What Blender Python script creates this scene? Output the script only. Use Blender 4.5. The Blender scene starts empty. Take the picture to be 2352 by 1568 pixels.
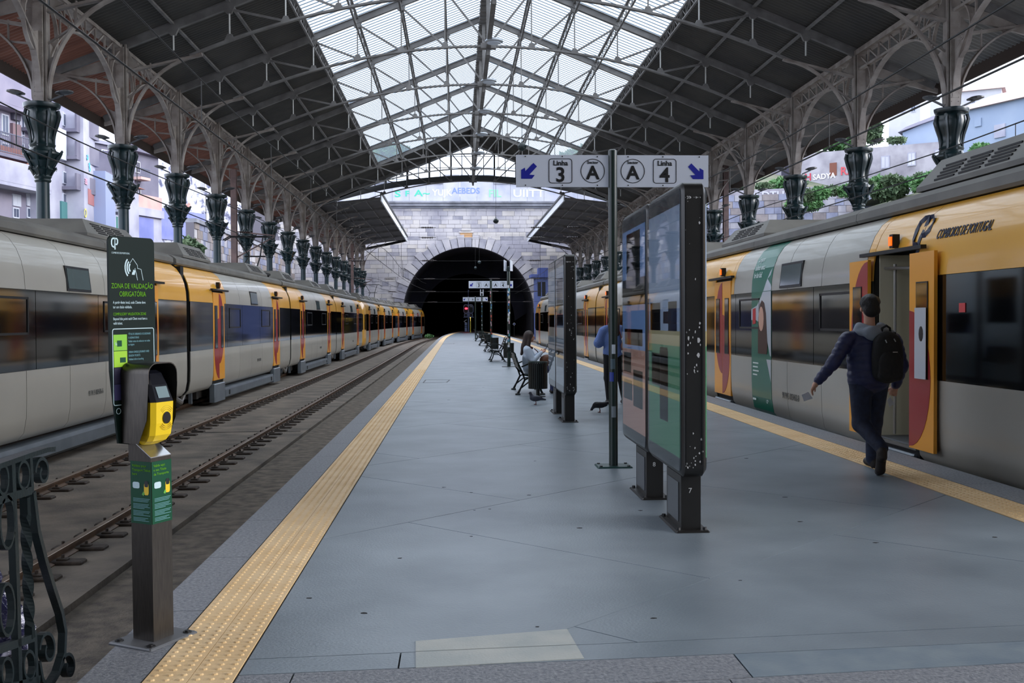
import bpy, bmesh, math, random
import numpy as np
from mathutils import Vector, Matrix
random.seed(7); rng = np.random.default_rng(7)
S = bpy.context.scene
COL = S.collection
# ---------------------------------------------------------------- camera
F = 2400.0; EYE = 1.6
YAW = math.atan(126 / F); PIT = math.atan(49 / F); ROLL = 0.005
Fw = Vector((math.sin(YAW) * math.cos(PIT), math.cos(YAW) * math.cos(PIT), -math.sin(PIT)))
R0 = Vector((math.cos(YAW), -math.sin(YAW), 0)); U0 = R0.cross(Fw)
Rv = R0 * math.cos(ROLL) - U0 * math.sin(ROLL); Uv = U0 * math.cos(ROLL) + R0 * math.sin(ROLL)
CAMP = Vector((0, 0, EYE))
cam_d = bpy.data.cameras.new('camera'); cam = bpy.data.objects.new('camera', cam_d); COL.objects.link(cam)
cam_d.sensor_fit = 'HORIZONTAL'; cam_d.sensor_width = 36; cam_d.lens = F / 2352 * 36
cam_d.clip_end = 900; cam_d.clip_start = 0.05
m = Matrix.Identity(4)
for i in range(3):
    m[i][0] = Rv[i]; m[i][1] = Uv[i]; m[i][2] = -Fw[i]; m[i][3] = CAMP[i]
cam.matrix_world = m
S.camera = cam
# ---------------------------------------------------------------- world and exposure
S.view_settings.view_transform = 'Standard'; S.view_settings.look = 'None'
S.view_settings.gamma = 1; S.view_settings.use_curve_mapping = False
S.view_settings.exposure = 0.95
W = bpy.data.worlds.new('overcast_sky'); S.world = W; W.use_nodes = True
wn = W.node_tree.nodes; wl = W.node_tree.links
bgn = wn['Background']; bgn.inputs['Strength'].default_value = 1.4
tcw = wn.new('ShaderNodeTexCoord'); sep = wn.new('ShaderNodeSeparateXYZ'); wl.new(tcw.outputs['Generated'], sep.inputs[0])
rmp = wn.new('ShaderNodeValToRGB'); wl.new(sep.outputs['Z'], rmp.inputs[0])
rmp.color_ramp.elements[0].position = 0.0; rmp.color_ramp.elements[0].color = (0.84, 0.94, 1.16, 1)
rmp.color_ramp.elements[1].position = 0.7; rmp.color_ramp.elements[1].color = (1.10, 1.17, 1.32, 1)
wl.new(rmp.outputs[0], bgn.inputs[0])
# hazy sun low over the hill on the right, softened by thin cloud
sun_d = bpy.data.lights.new('hazy_sun', 'SUN'); sun_d.energy = 1.7; sun_d.angle = math.radians(35); sun_d.color = (1.0, .97, .94)
sun = bpy.data.objects.new('hazy_sun', sun_d); COL.objects.link(sun)
sun.rotation_euler = Vector((-math.cos(math.radians(17)) * math.cos(math.radians(12)), math.cos(math.radians(17)) * math.sin(math.radians(12)), -math.sin(math.radians(17)))).to_track_quat('-Z', 'Y').to_euler()

def ray(px, py):
    return Fw + Rv * ((px - 1176) / F) - Uv * ((py - 784) / F)
def P(px, py, zc):
    return CAMP + ray(px, py) * zc
def G(px, py, z=0.0):
    d = ray(px, py); return CAMP + d * ((z - EYE) / d.z)
def PX(px, py, X):
    d = ray(px, py); return CAMP + d * (X / d.x)
def PY(px, py, Y):
    d = ray(px, py); return CAMP + d * (Y / d.y)
# ---------------------------------------------------------------- materials
def lin(r, g, b):
    f = lambda c: (c / 255 / 12.92) if c <= 10.3 else ((c / 255 + .055) / 1.055) ** 2.4
    return (f(r), f(g), f(b), 1)
MATS = {}
def mat(name, rgb, rough=.6, metal=0., rgb2=None, nscale=3., lo=.35, hi=.65, bump=0., bscale=20., spec=.5, emit=None, estr=0., coat=0., stretch=None, detail=4.):
    if name in MATS: return MATS[name]
    M = bpy.data.materials.new(name); M.use_nodes = True; MATS[name] = M
    nt = M.node_tree; b = nt.nodes['Principled BSDF']
    b.inputs['Base Color'].default_value = lin(*rgb); b.inputs['Roughness'].default_value = rough
    b.inputs['Metallic'].default_value = metal; b.inputs['Specular IOR Level'].default_value = spec
    if coat: b.inputs['Coat Weight'].default_value = coat; b.inputs['Coat Roughness'].default_value = .06
    if emit: b.inputs['Emission Color'].default_value = lin(*emit); b.inputs['Emission Strength'].default_value = estr
    if rgb2 or bump:
        g = nt.nodes.new('ShaderNodeNewGeometry'); vec = g.outputs['Position']
        if stretch:
            mp = nt.nodes.new('ShaderNodeMapping'); mp.inputs['Scale'].default_value = stretch
            nt.links.new(vec, mp.inputs[0]); vec = mp.outputs[0]
    if rgb2:
        n = nt.nodes.new('ShaderNodeTexNoise'); n.inputs['Scale'].default_value = nscale; n.inputs['Detail'].default_value = detail
        nt.links.new(vec, n.inputs['Vector'])
        r = nt.nodes.new('ShaderNodeValToRGB'); nt.links.new(n.outputs['Fac'], r.inputs[0])
        r.color_ramp.elements[0].position = lo; r.color_ramp.elements[0].color = lin(*rgb)
        r.color_ramp.elements[1].position = hi; r.color_ramp.elements[1].color = lin(*rgb2)
        nt.links.new(r.outputs[0], b.inputs['Base Color'])
    if bump:
        n2 = nt.nodes.new('ShaderNodeTexNoise'); n2.inputs['Scale'].default_value = bscale; n2.inputs['Detail'].default_value = 3
        nt.links.new(vec, n2.inputs['Vector'])
        bp = nt.nodes.new('ShaderNodeBump'); bp.inputs['Strength'].default_value = bump; bp.inputs['Distance'].default_value = .02
        nt.links.new(n2.outputs['Fac'], bp.inputs['Height']); nt.links.new(bp.outputs[0], b.inputs['Normal'])
    return M
def glassmat(name, tint, clear=.8, rough=.02, trl=0., gloss=True):
    M = bpy.data.materials.new(name); M.use_nodes = True; nt = M.node_tree; nt.nodes.clear()
    o = nt.nodes.new('ShaderNodeOutputMaterial'); t = nt.nodes.new('ShaderNodeBsdfTransparent'); t.inputs[0].default_value = (*tint, 1)
    g = nt.nodes.new('ShaderNodeBsdfGlossy'); g.inputs['Roughness'].default_value = rough
    fr = nt.nodes.new('ShaderNodeFresnel'); fr.inputs[0].default_value = 1.45
    mx = nt.nodes.new('ShaderNodeMixShader'); nt.links.new(fr.outputs[0], mx.inputs[0])
    src = t.outputs[0]
    if trl:
        tl = nt.nodes.new('ShaderNodeBsdfTranslucent'); tl.inputs[0].default_value = (*tint, 1)
        m2 = nt.nodes.new('ShaderNodeMixShader'); m2.inputs[0].default_value = trl
        nt.links.new(t.outputs[0], m2.inputs[1]); nt.links.new(tl.outputs[0], m2.inputs[2]); src = m2.outputs[0]
    if not gloss:
        nt.links.new(src, o.inputs[0]); MATS[name] = M; return M
    nt.links.new(src, mx.inputs[1]); nt.links.new(g.outputs[0], mx.inputs[2]); nt.links.new(mx.outputs[0], o.inputs[0])
    MATS[name] = M; return M
GL_SKY = glassmat('skylight_glass', (.74, .77, .76), trl=.15, gloss=False)
GL_CLEAR = glassmat('clear_glass', (.92, .95, .97))
M_floor = mat('platform_concrete', (108, 119, 128), .36, rgb2=(132, 143, 152), nscale=1.3, bump=.12, bscale=60, lo=.3, hi=.7)
M_floor2 = mat('platform_concrete_pale', (160, 166, 164), .5, rgb2=(178, 180, 174), nscale=4, bump=.15, bscale=80)
M_gran = mat('granite_coping', (98, 102, 110), .6, rgb2=(148, 150, 155), nscale=45, bump=.35, bscale=70, lo=.3, hi=.75)
M_gran2 = mat('granite_smooth', (108, 122, 134), .5, rgb2=(124, 136, 144), nscale=5, bump=.1, bscale=60)
M_tile = mat('tactile_yellow', (222, 186, 134), .55, rgb2=(232, 200, 152), nscale=2.5, bump=.1, bscale=90)
M_seam = mat('joint_dark', (28, 28, 30), .9)
M_bed = mat('track_bed', (86, 80, 74), .85, rgb2=(128, 118, 106), nscale=1.6, bump=.5, bscale=25, lo=.35, hi=.7, detail=8)
M_bedlow = mat('track_gutter', (84, 77, 70), .9, rgb2=(122, 112, 100), nscale=6, bump=.6, bscale=40)
M_pside = mat('platform_side', (70, 68, 66), .8, rgb2=(96, 92, 88), nscale=4, bump=.3)
M_rail = mat('rail_rust', (74, 56, 44), .6, .3, rgb2=(100, 78, 60), nscale=6)
M_railtop = mat('rail_head', (150, 132, 116), .35, .8, rgb2=(120, 98, 82), nscale=5)
M_plate = mat('baseplate_rust', (50, 44, 40), .8, .1, rgb2=(72, 62, 54), nscale=14)
M_iron = mat('iron_pale', (158, 150, 144), .6, .0, rgb2=(124, 114, 108), nscale=2.2, bump=.08, bscale=15)
M_irond = mat('iron_truss', (126, 124, 123), .6, .0, rgb2=(102, 99, 98), nscale=2)
M_green = mat('cast_iron_green', (14, 30, 32), .3, .0, rgb2=(20, 40, 44), nscale=4, spec=.6)
M_shaft = mat('shaft_green', (16, 38, 44), .4, rgb2=(22, 46, 54), nscale=3)
M_roof = mat('roof_sheet', (62, 61, 60), .75, rgb2=(74, 72, 68), nscale=.8)
M_eave = mat('eave_sheet', (142, 92, 74), .7, rgb2=(118, 72, 56), nscale=.9, stretch=(.25, 3, 1))
M_eaveR = mat('eave_sheet_grey', (104, 102, 100), .7, rgb2=(120, 116, 110), nscale=.9)
M_fascia = mat('roof_fascia', (64, 52, 46), .75)
M_white = mat('white_paint', (214, 218, 224), .5)
M_black = mat('black_rubber', (10, 10, 11), .6)
M_dark = mat('dark_metal', (34, 34, 35), .5, .3)
M_stone = mat('portal_granite', (150, 148, 158), .8, rgb2=(188, 184, 186), nscale=.35, bump=.35, bscale=9, lo=.38, hi=.62, detail=6)
M_stoneD = mat('portal_granite_grey', (136, 135, 146), .8, rgb2=(162, 160, 168), nscale=1.0, bump=.35, bscale=9)
M_stoneL = mat('portal_granite_pale', (178, 172, 168), .8, rgb2=(196, 191, 188), nscale=.8, bump=.3, bscale=9)
M_mort = mat('portal_mortar', (112, 109, 118), .9)
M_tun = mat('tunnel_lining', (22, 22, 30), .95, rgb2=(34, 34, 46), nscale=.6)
M_wire = mat('wire_black', (14, 14, 15), .6)
# ---------------------------------------------------------------- mesh builder
def V(*a): return Vector(a)
class MB:
    def __init__(s): s.v = []; s.f = []; s.m = []
    def add(s, vs, fs, mi=0):
        o = len(s.v); s.v += [tuple(v) for v in vs]; s.f += [tuple(i + o for i in f) for f in fs]; s.m += [mi] * len(fs); return s
    def box(s, x0, x1, y0, y1, z0, z1, mi=0):
        return s.add([(x0,y0,z0),(x1,y0,z0),(x1,y1,z0),(x0,y1,z0),(x0,y0,z1),(x1,y0,z1),(x1,y1,z1),(x0,y1,z1)],
                     [(0,3,2,1),(4,5,6,7),(0,1,5,4),(1,2,6,5),(2,3,7,6),(3,0,4,7)], mi)
    def bbox(s, x0, x1, y0, y1, z0, z1, b=.02, mi=0):   # box with bevelled vertical edges and top
        c = [(x0+b,y0),(x1-b,y0),(x1,y0+b),(x1,y1-b),(x1-b,y1),(x0+b,y1),(x0,y1-b),(x0,y0+b)]
        cx, cy = (x0+x1)/2, (y0+y1)/2
        vs = [(x,y,z0) for x,y in c] + [(x,y,z1-b) for x,y in c] + [(x+(b if x<cx else -b),y+(b if y<cy else -b),z1) for x,y in c]
        fs = [tuple(range(7,-1,-1)), tuple(range(16,24))]
        for k in range(2):
            for i in range(8): j=(i+1)%8; fs.append((k*8+i,k*8+j,k*8+8+j,k*8+8+i))
        return s.add(vs, fs, mi)
    def bar(s, p, q, w=.05, h=.05, up=(0,0,1), mi=0):
        p = Vector(p); q = Vector(q); d = q - p
        if d.length < 1e-6: return s
        d.normalize(); up = Vector(up)
        if abs(d.dot(up)) > .98: up = Vector((1,0,0)) if abs(d.x) < .9 else Vector((0,1,0))
        a = d.cross(up).normalized() * (w/2); b = a.cross(d).normalized() * (h/2)
        vs = [p-a-b,p+a-b,p+a+b,p-a+b,q-a-b,q+a-b,q+a+b,q-a+b]
        return s.add(vs, [(0,1,2,3),(7,6,5,4),(0,4,5,1),(1,5,6,2),(2,6,7,3),(3,7,4,0)], mi)
    def tube(s, pts, r, n=6, mi=0, caps=True):
        pts = [Vector(p) for p in pts]; rs = r if isinstance(r, (list, tuple)) else [r]*len(pts)
        vs = []; a0 = None
        for i, p in enumerate(pts):
            d = (pts[min(i+1,len(pts)-1)] - pts[max(i-1,0)])
            d = d.normalized() if d.length > 1e-9 else Vector((0,0,1))
            if a0 is None:
                a0 = d.cross(Vector((0,0,1)) if abs(d.z) < .9 else Vector((1,0,0))).normalized()
            a0 = (a0 - d*a0.dot(d)).normalized(); b = d.cross(a0)
            for k in range(n):
                t = 2*math.pi*k/n; vs.append(p + (a0*math.cos(t) + b*math.sin(t))*rs[i])
        fs = []
        for i in range(len(pts)-1):
            for k in range(n):
                j=(k+1)%n; fs.append((i*n+k,i*n+j,(i+1)*n+j,(i+1)*n+k))
        if caps: fs.append(tuple(range(n-1,-1,-1))); fs.append(tuple((len(pts)-1)*n+k for k in range(n)))
        return s.add(vs, fs, mi)
    def lathe(s, prof, n=12, o=(0,0,0), mi=0, sq=0.):
        vs = []; fs = []
        for r, z in prof:
            for k in range(n):
                t = 2*math.pi*(k+.5)/n; rr = r*(1+sq*math.cos(4*t))
                vs.append((o[0]+rr*math.cos(t), o[1]+rr*math.sin(t), o[2]+z))
        for i in range(len(prof)-1):
            for k in range(n):
                j=(k+1)%n; fs.append((i*n+k,i*n+j,(i+1)*n+j,(i+1)*n+k))
        fs.append(tuple(range(n-1,-1,-1))); fs.append(tuple((len(prof)-1)*n+k for k in range(n)))
        return s.add(vs, fs, mi)
    def prism(s, pts, vec, mi=0, mi_side=None):
        pts = [Vector(p) for p in pts]; vec = Vector(vec); n = len(pts)
        nrm = Vector((0,0,0))
        for i in range(n):
            nrm += pts[i].cross(pts[(i+1)%n])
        if nrm.dot(vec) > 0: pts = pts[::-1]
        o = len(s.v); s.v += [tuple(p) for p in pts] + [tuple(p+vec) for p in pts]
        s.f.append(tuple(o+i for i in range(n))); s.m.append(mi)
        s.f.append(tuple(o+n+i for i in range(n-1,-1,-1))); s.m.append(mi)
        for i in range(n):
            j=(i+1)%n; s.f.append((o+j,o+i,o+n+i,o+n+j)); s.m.append(mi if mi_side is None else mi_side)
        return s
    def flat(s, pts, axis, w, t, mi=0):     # flat bar swept along a planar curve; t along axis, w across in-plane
        pts = [Vector(p) for p in pts]; ax = Vector(axis).normalized(); vs = []
        ws = w if isinstance(w, (list, tuple)) else [w]*len(pts)
        for i, p in enumerate(pts):
            d = (pts[min(i+1,len(pts)-1)] - pts[max(i-1,0)]).normalized(); nn = d.cross(ax).normalized()*(ws[i]/2)
            vs += [p-nn-ax*(t/2), p+nn-ax*(t/2), p+nn+ax*(t/2), p-nn+ax*(t/2)]
        fs = [(0,1,2,3)]
        for i in range(len(pts)-1):
            for k in range(4):
                j=(k+1)%4; fs.append((i*4+k,(i+1)*4+k,(i+1)*4+j,i*4+j))
        L=(len(pts)-1)*4; fs.append((L+3,L+2,L+1,L))
        return s.add(vs, fs, mi)
    def sphere(s, c, r, n=10, mi=0, sc=(1,1,1)):
        prof=[(max(1e-4,math.sin(math.pi*i/n))*r, -math.cos(math.pi*i/n)*r) for i in range(n+1)]
        o=len(s.v); s.lathe(prof, n*2 if n<8 else n+6, (0,0,0), mi)
        for i in range(o,len(s.v)):
            x,y,z=s.v[i]; s.v[i]=(c[0]+x*sc[0],c[1]+y*sc[1],c[2]+z*sc[2])
        return s
    def mesh(s, name, mats, smooth=False, off=None):
        me = bpy.data.meshes.new(name)
        v = s.v if off is None else [(a-off[0],b-off[1],c-off[2]) for a,b,c in s.v]
        me.from_pydata(v, [], s.f)
        if not isinstance(mats, (list, tuple)): mats=[mats]
        for m_ in mats: me.materials.append(m_)
        if len(mats) > 1: me.polygons.foreach_set('material_index', s.m)
        if smooth:
            me.polygons.foreach_set('use_smooth', [True]*len(s.f))
            if smooth != 'all':
                try: me.set_sharp_from_angle(angle=math.radians(38))
                except Exception: pass
        me.update(); return me
    def build(s, name, mats, parent=None, smooth=False, local=False):
        off = None if local or parent is None else BASE.get(parent.name)
        return put(name, s.mesh(name, mats, smooth, off), parent)
BASE = {}
def put(name, me, parent=None, loc=(0,0,0), rz=0.):
    o = bpy.data.objects.new(name, me); COL.objects.link(o)
    if parent is not None: o.parent = parent
    o.location = loc
    if rz: o.rotation_euler = (0,0,rz)
    return o
def tag(o, label=None, cat=None, group=None, kind=None):
    if label: o['label'] = label
    if cat: o['category'] = cat
    if group: o['group'] = group
    if kind: o['kind'] = kind
    return o
def thing(name, label, cat, loc=(0,0,0), group=None, rz=0., kind=None):
    o = bpy.data.objects.new(name, None); COL.objects.link(o); o.location = loc; o.empty_display_size = .2
    if rz: o.rotation_euler = (0,0,rz)
    BASE[o.name] = tuple(loc); tag(o, label, cat, group, kind); return o
def struct(name, loc=(0,0,0)):
    return thing(name, None, None, loc, kind='structure')
def copytree(o, parent=None):
    c = o.copy(); COL.objects.link(c); c.parent = parent
    for ch in o.children: copytree(ch, c)
    return c
TXT = {}
def textmesh(body, size, m_, depth=.002, align='LEFT', shear=0., bold=0., sx=1.):
    key=(body,size,m_.name,depth,align,shear,bold,sx)
    if key in TXT: return TXT[key]
    cu = bpy.data.curves.new('txt','FONT'); cu.body = body; cu.size = size; cu.extrude = depth; cu.align_x = align; cu.shear = shear
    cu.offset = bold; cu.resolution_u = 3
    o = bpy.data.objects.new('txt', cu)
    me = bpy.data.meshes.new_from_object(o)
    bpy.data.objects.remove(o); bpy.data.curves.remove(cu)
    if sx != 1.: me.transform(Matrix.Diagonal((sx,1,1,1)))
    me.materials.clear(); me.materials.append(m_); TXT[key]=me; return me
def text(name, body, size, m_, origin, u, v, parent=None, **kw):
    # text on a plane: u = reading direction, v = up direction (world); origin in the parent's frame
    u = Vector(u).normalized(); v = Vector(v); v = (v-u*v.dot(u)).normalized(); n = u.cross(v)
    me = textmesh(body, size, m_, **kw); o = bpy.data.objects.new(name, me); COL.objects.link(o)
    if parent is not None:
        o.parent = parent
        b = BASE.get(parent.name)
        if b: origin = Vector(origin) - Vector(b)
    M4 = Matrix.Identity(4)
    for i in range(3): M4[i][0]=u[i]; M4[i][1]=v[i]; M4[i][2]=n[i]; M4[i][3]=origin[i]
    o.matrix_local = M4; return o
def clip(poly, a, b, c):        # keep a*x+b*y<=c
    out=[]; n=len(poly)
    for i in range(n):
        p=poly[i]; q=poly[(i+1)%n]; dp=a*p[0]+b*p[1]-c; dq=a*q[0]+b*q[1]-c
        if dp<=0: out.append(p)
        if dp*dq<0: t=dp/(dp-dq); out.append((p[0]+(q[0]-p[0])*t,p[1]+(q[1]-p[1])*t))
    return out
def inset(poly, d):
    n=len(poly); cx=sum(p[0] for p in poly)/n; cy=sum(p[1] for p in poly)/n; out=list(poly)
    ar=sum(poly[i][0]*poly[(i+1)%n][1]-poly[(i+1)%n][0]*poly[i][1] for i in range(n))
    sg=1 if ar>0 else -1
    for i in range(n):
        p=poly[i]; q=poly[(i+1)%n]; dx,dy=q[0]-p[0],q[1]-p[1]; L=math.hypot(dx,dy)
        if L<1e-6: continue
        nx,ny=dy/L*sg,-dx/L*sg
        out=clip(out,nx,ny,nx*p[0]+ny*p[1]-d)
        if len(out)<3: return []
    return out
ORD=['first','second','third','fourth','fifth','sixth','seventh','eighth','ninth','tenth','eleventh','twelfth','thirteenth','fourteenth','fifteenth','sixteenth','seventeenth']
# ================================================================ floor and platform
def xl(Y): return -1.70 + (0 if Y < 85 else .00039*(Y-85)**2)
def xr(Y): return 5.25 - (0 if Y < 85 else .00025*(Y-85)**2)
YB=[4.45,85,105,125,145,165]
floor = struct('floor')
def core(xa, xb, y0, y1, name='platform_core'):
    MB().prism([(xa(y0),y0,-.66),(xb(y0),y0,-.66),(xb(y1),y1,-.66),(xa(y1),y1,-.66)],(0,0,.645),0).build(name,M_seam,floor)
for a,b in zip(YB[:-1],YB[1:]): core(lambda y:xl(y)+.02, lambda y:xr(y)-.02, a, b)
MB().box(-10,16,-7,4.45,-.66,-.015).build('platform_core',M_seam,floor)
def slab(poly, m_, top=0., thick=.015, gap=.004, name='slab', parent=None):
    p = inset(poly, gap)
    if len(p) < 3: return None
    return MB().prism([(x,y,top-thick) for x,y in p],(0,0,thick)).build(name,m_,parent or floor)
def lineSa(X): return 5.05+.071*X
def lineSb(X): return 4.82+.0647*X
def lineSc(X): return 4.46+.087*X
for ci,(a,b) in enumerate(zip(YB[:-1],YB[1:])):
    reg=[(xl(a)+.70,a if ci else 4.4),(xr(a)-.84,a if ci else 4.4),(xr(b)-.84,b),(xl(b)+.70,b)]
    k0=int((a-6-.9)//3.9)-1; k1=int((b+3-.9)//3.9)+1
    for k in range(k0,k1+1):
        u0=.9+3.9*k; off=6.0+1.9*k
        j0=int((a-3-off)//4.35)-1; j1=int((b+6-off)//4.35)+1
        for j in range(j0,j1+1):
            v0=off+4.35*j; p=reg
            for (A,B,C) in ((-1,1,u0+3.9),(1,-1,-u0),(1,1,v0+4.35),(-1,-1,-v0)):
                p=clip(p,A,B,C)
                if len(p)<3: break
            if len(p)>=3 and ci==0: p=clip(p,.071,-1,-5.05)
            if len(p)>=3: slab(p,M_floor)
xa,xb=-1.0,4.41
slab([(xa,lineSb(xa)),(-.28,lineSb(-.28)),(-.28,lineSa(-.28)),(xa,lineSa(xa))],M_floor)
slab([(-.28,lineSb(-.28)),(xb,lineSb(xb)),(xb,lineSa(xb)),(-.28,lineSa(-.28))],M_floor)
q=[G(952,1472),G(1305,1444),G(1345,1513),G(952,1535)]
qq=[(p.x,p.y) for p in q]
slab(clip(qq,.071,-1,-5.05),M_floor2,.0025,.01,.006,'patch_slab'); slab(clip(qq,-.071,1,5.05),M_floor2,.0025,.01,.006,'patch_slab')
def bandb(x0,x1,m_,f0,f1): slab([(x0,f0(x0)),(x1,f0(x1)),(x1,f1(x1)),(x0,f1(x0))],m_,name='granite_slab')
bandb(xa,-.75,M_gran,lambda x:3.2,lineSb); bandb(-.75,1.31,M_gran,lineSc,lineSb); bandb(1.31,xb,M_gran2,lineSc,lineSb)
bandb(-.75,1.2,M_gran,lambda x:3.2,lineSc); bandb(1.2,xb,M_gran,lambda x:3.2,lineSc)
for y in (-7,-3.6,-.2):
    for x in (-10,-5,0,5,10): slab([(x,y),(min(x+5,16),y),(min(x+5,16),y+3.4),(x,y+3.4)],M_gran,name='granite_slab')
slab([(-10,3.2),(-1.75,3.2),(-1.75,4.45),(-10,4.45)],M_gran,name='granite_slab'); slab([(5.3,3.2),(16,3.2),(16,4.45),(5.3,4.45)],M_gran,name='granite_slab')
# inspection cover frame
c=[G(972,879),G(1026,878),G(1033,872),G(978,872)]
for i in range(4): MB().bar(V(c[i].x,c[i].y,.001),V(c[(i+1)%4].x,c[(i+1)%4].y,.001),.03,.004).build('cover_frame',M_dark,floor)
c=[G(1017,790),G(1042,789.6),G(1043,788.6),G(1018,789)]
for i in range(4): MB().bar(V(c[i].x,c[i].y,.001),V(c[(i+1)%4].x,c[(i+1)%4].y,.001),.04,.004).build('cover_frame',M_dark,floor)
rn=random.Random(17)
for i in range(26):     # old chewing gum and grime spots
    gx_,gy_=rn.uniform(-.9,4.2),5.3+rn.random()**1.6*22; r_=rn.uniform(.006,.02)
    MB().prism([(gx_+r_*rn.uniform(.6,1.3)*math.cos(a)*1.5,gy_+r_*rn.uniform(.6,1.3)*math.sin(a),.0002) for a in np.linspace(0,2*math.pi,8)[:-1]],(0,0,.0012)).build('gum_spot',M_seam,floor)
# edge coping stones
y=3.2; i=0
while y<164.5:
    L=1.32 if y<85 else 1.6; y1=min(y+L,165)
    for side in (0,1):
        if side==0: p=[(xl(y),y),(xl(y)+.29,y),(xl(y1)+.29,y1),(xl(y1),y1)]
        else: p=[(xr(y)-.41,y),(xr(y),y),(xr(y1),y1),(xr(y1)-.41,y1)]
        pi=inset(p,.004); MB().prism([(a,b,-.2) for a,b in pi],(0,0,.2)).build('coping_stone',M_gran,floor)
    y=y1
# tactile tiles
def tilemb(mb,cx,cy,dome=True,n=6):
    h=.0985; z1=.004
    mb.box(cx-h,cx+h,cy-h,cy+h,-.012,z1)
    if dome:
        for i in (-1,0,1):
            for j in (-1,0,1):
                x=cx+i*.064; y=cy+j*.064; vs=[]; 
                for r,z in ((.0165,z1),(.0095,z1+.006)):
                    for k in range(n): t=2*math.pi*k/n; vs.append((x+r*math.cos(t),y+r*math.sin(t),z))
                fs=[tuple(range(n,2*n))]+[(k,(k+1)%n,n+(k+1)%n,n+k) for k in range(n)]
                mb.add(vs,fs)
tm=MB(); tilemb(tm,0,0,True,8); TILE=tm.mesh('tactile_tile',M_tile)
MB().box(xl(0)+.285,xl(0)+.715,3.2,85,-.02,-.004).build('tile_bed',M_seam,floor)
MB().box(xr(0)-.845,xr(0)-.405,3.2,85,-.02,-.004).build('tile_bed',M_seam,floor)
far=MB(); y=3.3
while y<165:
    for side in (0,1):
        for c_ in (0,1):
            cx=(xl(y)+.395+.2*c_) if side==0 else (xr(y)-.73+.2*c_)
            near=(y<18.4) if side==0 else (6.4<y<20.6)
            if near and y>4.3: put('tactile_tile',TILE,floor,(cx,y,0))
            elif y>4.3 or side==0: tilemb(far,cx,y,y<34,4)
    y+=.2
o=far.build('tactile_paving',M_tile,floor); o['kind']='stuff'
# ================================================================ track bed and rails
ground=MB()
ground.box(-90,-3.03,4.45,260,-1.2,-.60,0); ground.box(-3.03,5.3,4.45,260,-1.2,-.66,1); ground.box(5.3,90,4.45,260,-1.2,-.60,0)
ground.box(-90,-10,-20,4.45,-1.2,-.6,0); ground.box(16,90,-20,4.45,-1.2,-.6,0)
tag(ground.build('ground',[M_bed,M_bedlow]),kind='structure')
def cvA(Y): return 0 if Y<85 else .0007*(Y-85)**2
def cvB(Y): return 0 if Y<85 else .00104*(Y-85)**2
def track(cx, label, cv, plates, gauge=1.63, z=-.5, yend=176):
    t=thing('railway_track',label,'track',(cx,6,-.6))
    ys=[4.45]+list(range(10,88,6))+list(range(88,yend,4))
    for s in (-1,1):
        x0=cx+s*gauge/2
        prof=[(-.065,-.1),(.065,-.1),(.07,-.088),(.018,-.07),(.018,-.036),(.035,-.028),(.035,-.003),(.03,0),(-.03,0),(-.035,-.003),(-.035,-.028),(-.018,-.036),(-.018,-.07),(-.07,-.088)]
        vs=[];n=len(prof)
        for y in ys:
            for a,b in prof: vs.append((x0+cv(y)+a,y,z+b))
        mb=MB(); fs=[]
        for i in range(len(ys)-1):
            for k in range(n): fs.append((i*n+k,i*n+(k+1)%n,(i+1)*n+(k+1)%n,(i+1)*n+k))
        mb.add(vs,fs); mb.m=[1 if (f[0]%n) in (6,7,8) else 0 for f in fs]
        mb.build('rail',[M_rail,M_railtop],t)
        if plates:
            rest=MB(); y=4.9; i=0
            while y<120:
                pm=rest if i>=plates else MB()
                x=x0+cv(y)
                pm.bbox(x-.2,x+.30,y-.085,y+.085,-.61,-.568,.012)
                for dx in (-.11,.11): pm.lathe([(.028,0),(.028,.012),(.015,.014),(.015,.05),(.004,.055)],6,(x+dx,y,-.57))
                pm.bbox(x+.06,x+.16,y-.04,y+.04,-.57,-.548,.008)
                if i<plates: pm.build('baseplate',M_plate,t)
                y+=.6; i+=1
            o=rest.build('baseplates',M_plate,t); o['kind']='stuff'
    return t
track(-4.53,'empty railway track beside the left platform edge, with rusty clips',cvA,60)
track(-7.77,'railway track under the trains on the left',cvB,0)
track(6.87,'railway track under the train on the right',lambda Y:0,0)
track(10.4,'farther railway track behind the right train',lambda Y:0,0,yend=108)
# cables lying by the platform edge
for k,(dy,dz,lab) in enumerate(((0,0,'upper black cable lying over the track bed near the iron railing'),(-.1,-.01,'lower black cable lying over the track bed near the iron railing'))):
    cb=MB(); cb.tube([(-4.2,5.55+dy,-.59),(-3.6,5.6+dy,-.48),(-3.0,5.66+dy,-.6),(-2.5,5.6+dy,-.62),(-2.0,5.5+dy,-.63),(-1.75,5.45+dy,-.64)],.016,6)
    tag(cb.build('cable',M_black,smooth=True),lab,'cable')
for (pa,pb) in (((470,993),(690,990)),((870,806),(905,805))):
    a=G(*pa,-.6); b=G(*pb,-.6); MB().bar(V(a.x,a.y,-.598),V(b.x,b.y,-.598),.05,.006).build('bed_joint',M_seam,bpy.data.objects['ground'])
# other platforms on either side, mostly hidden behind the trains
for nm,x0,x1 in (('floor_left',-17,-9.5),('floor_right',12.2,19)):
    t=struct(nm); MB().box(x0,x1,4.45,126,-.66,-.0).build('platform_block',M_floor,t)
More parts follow.
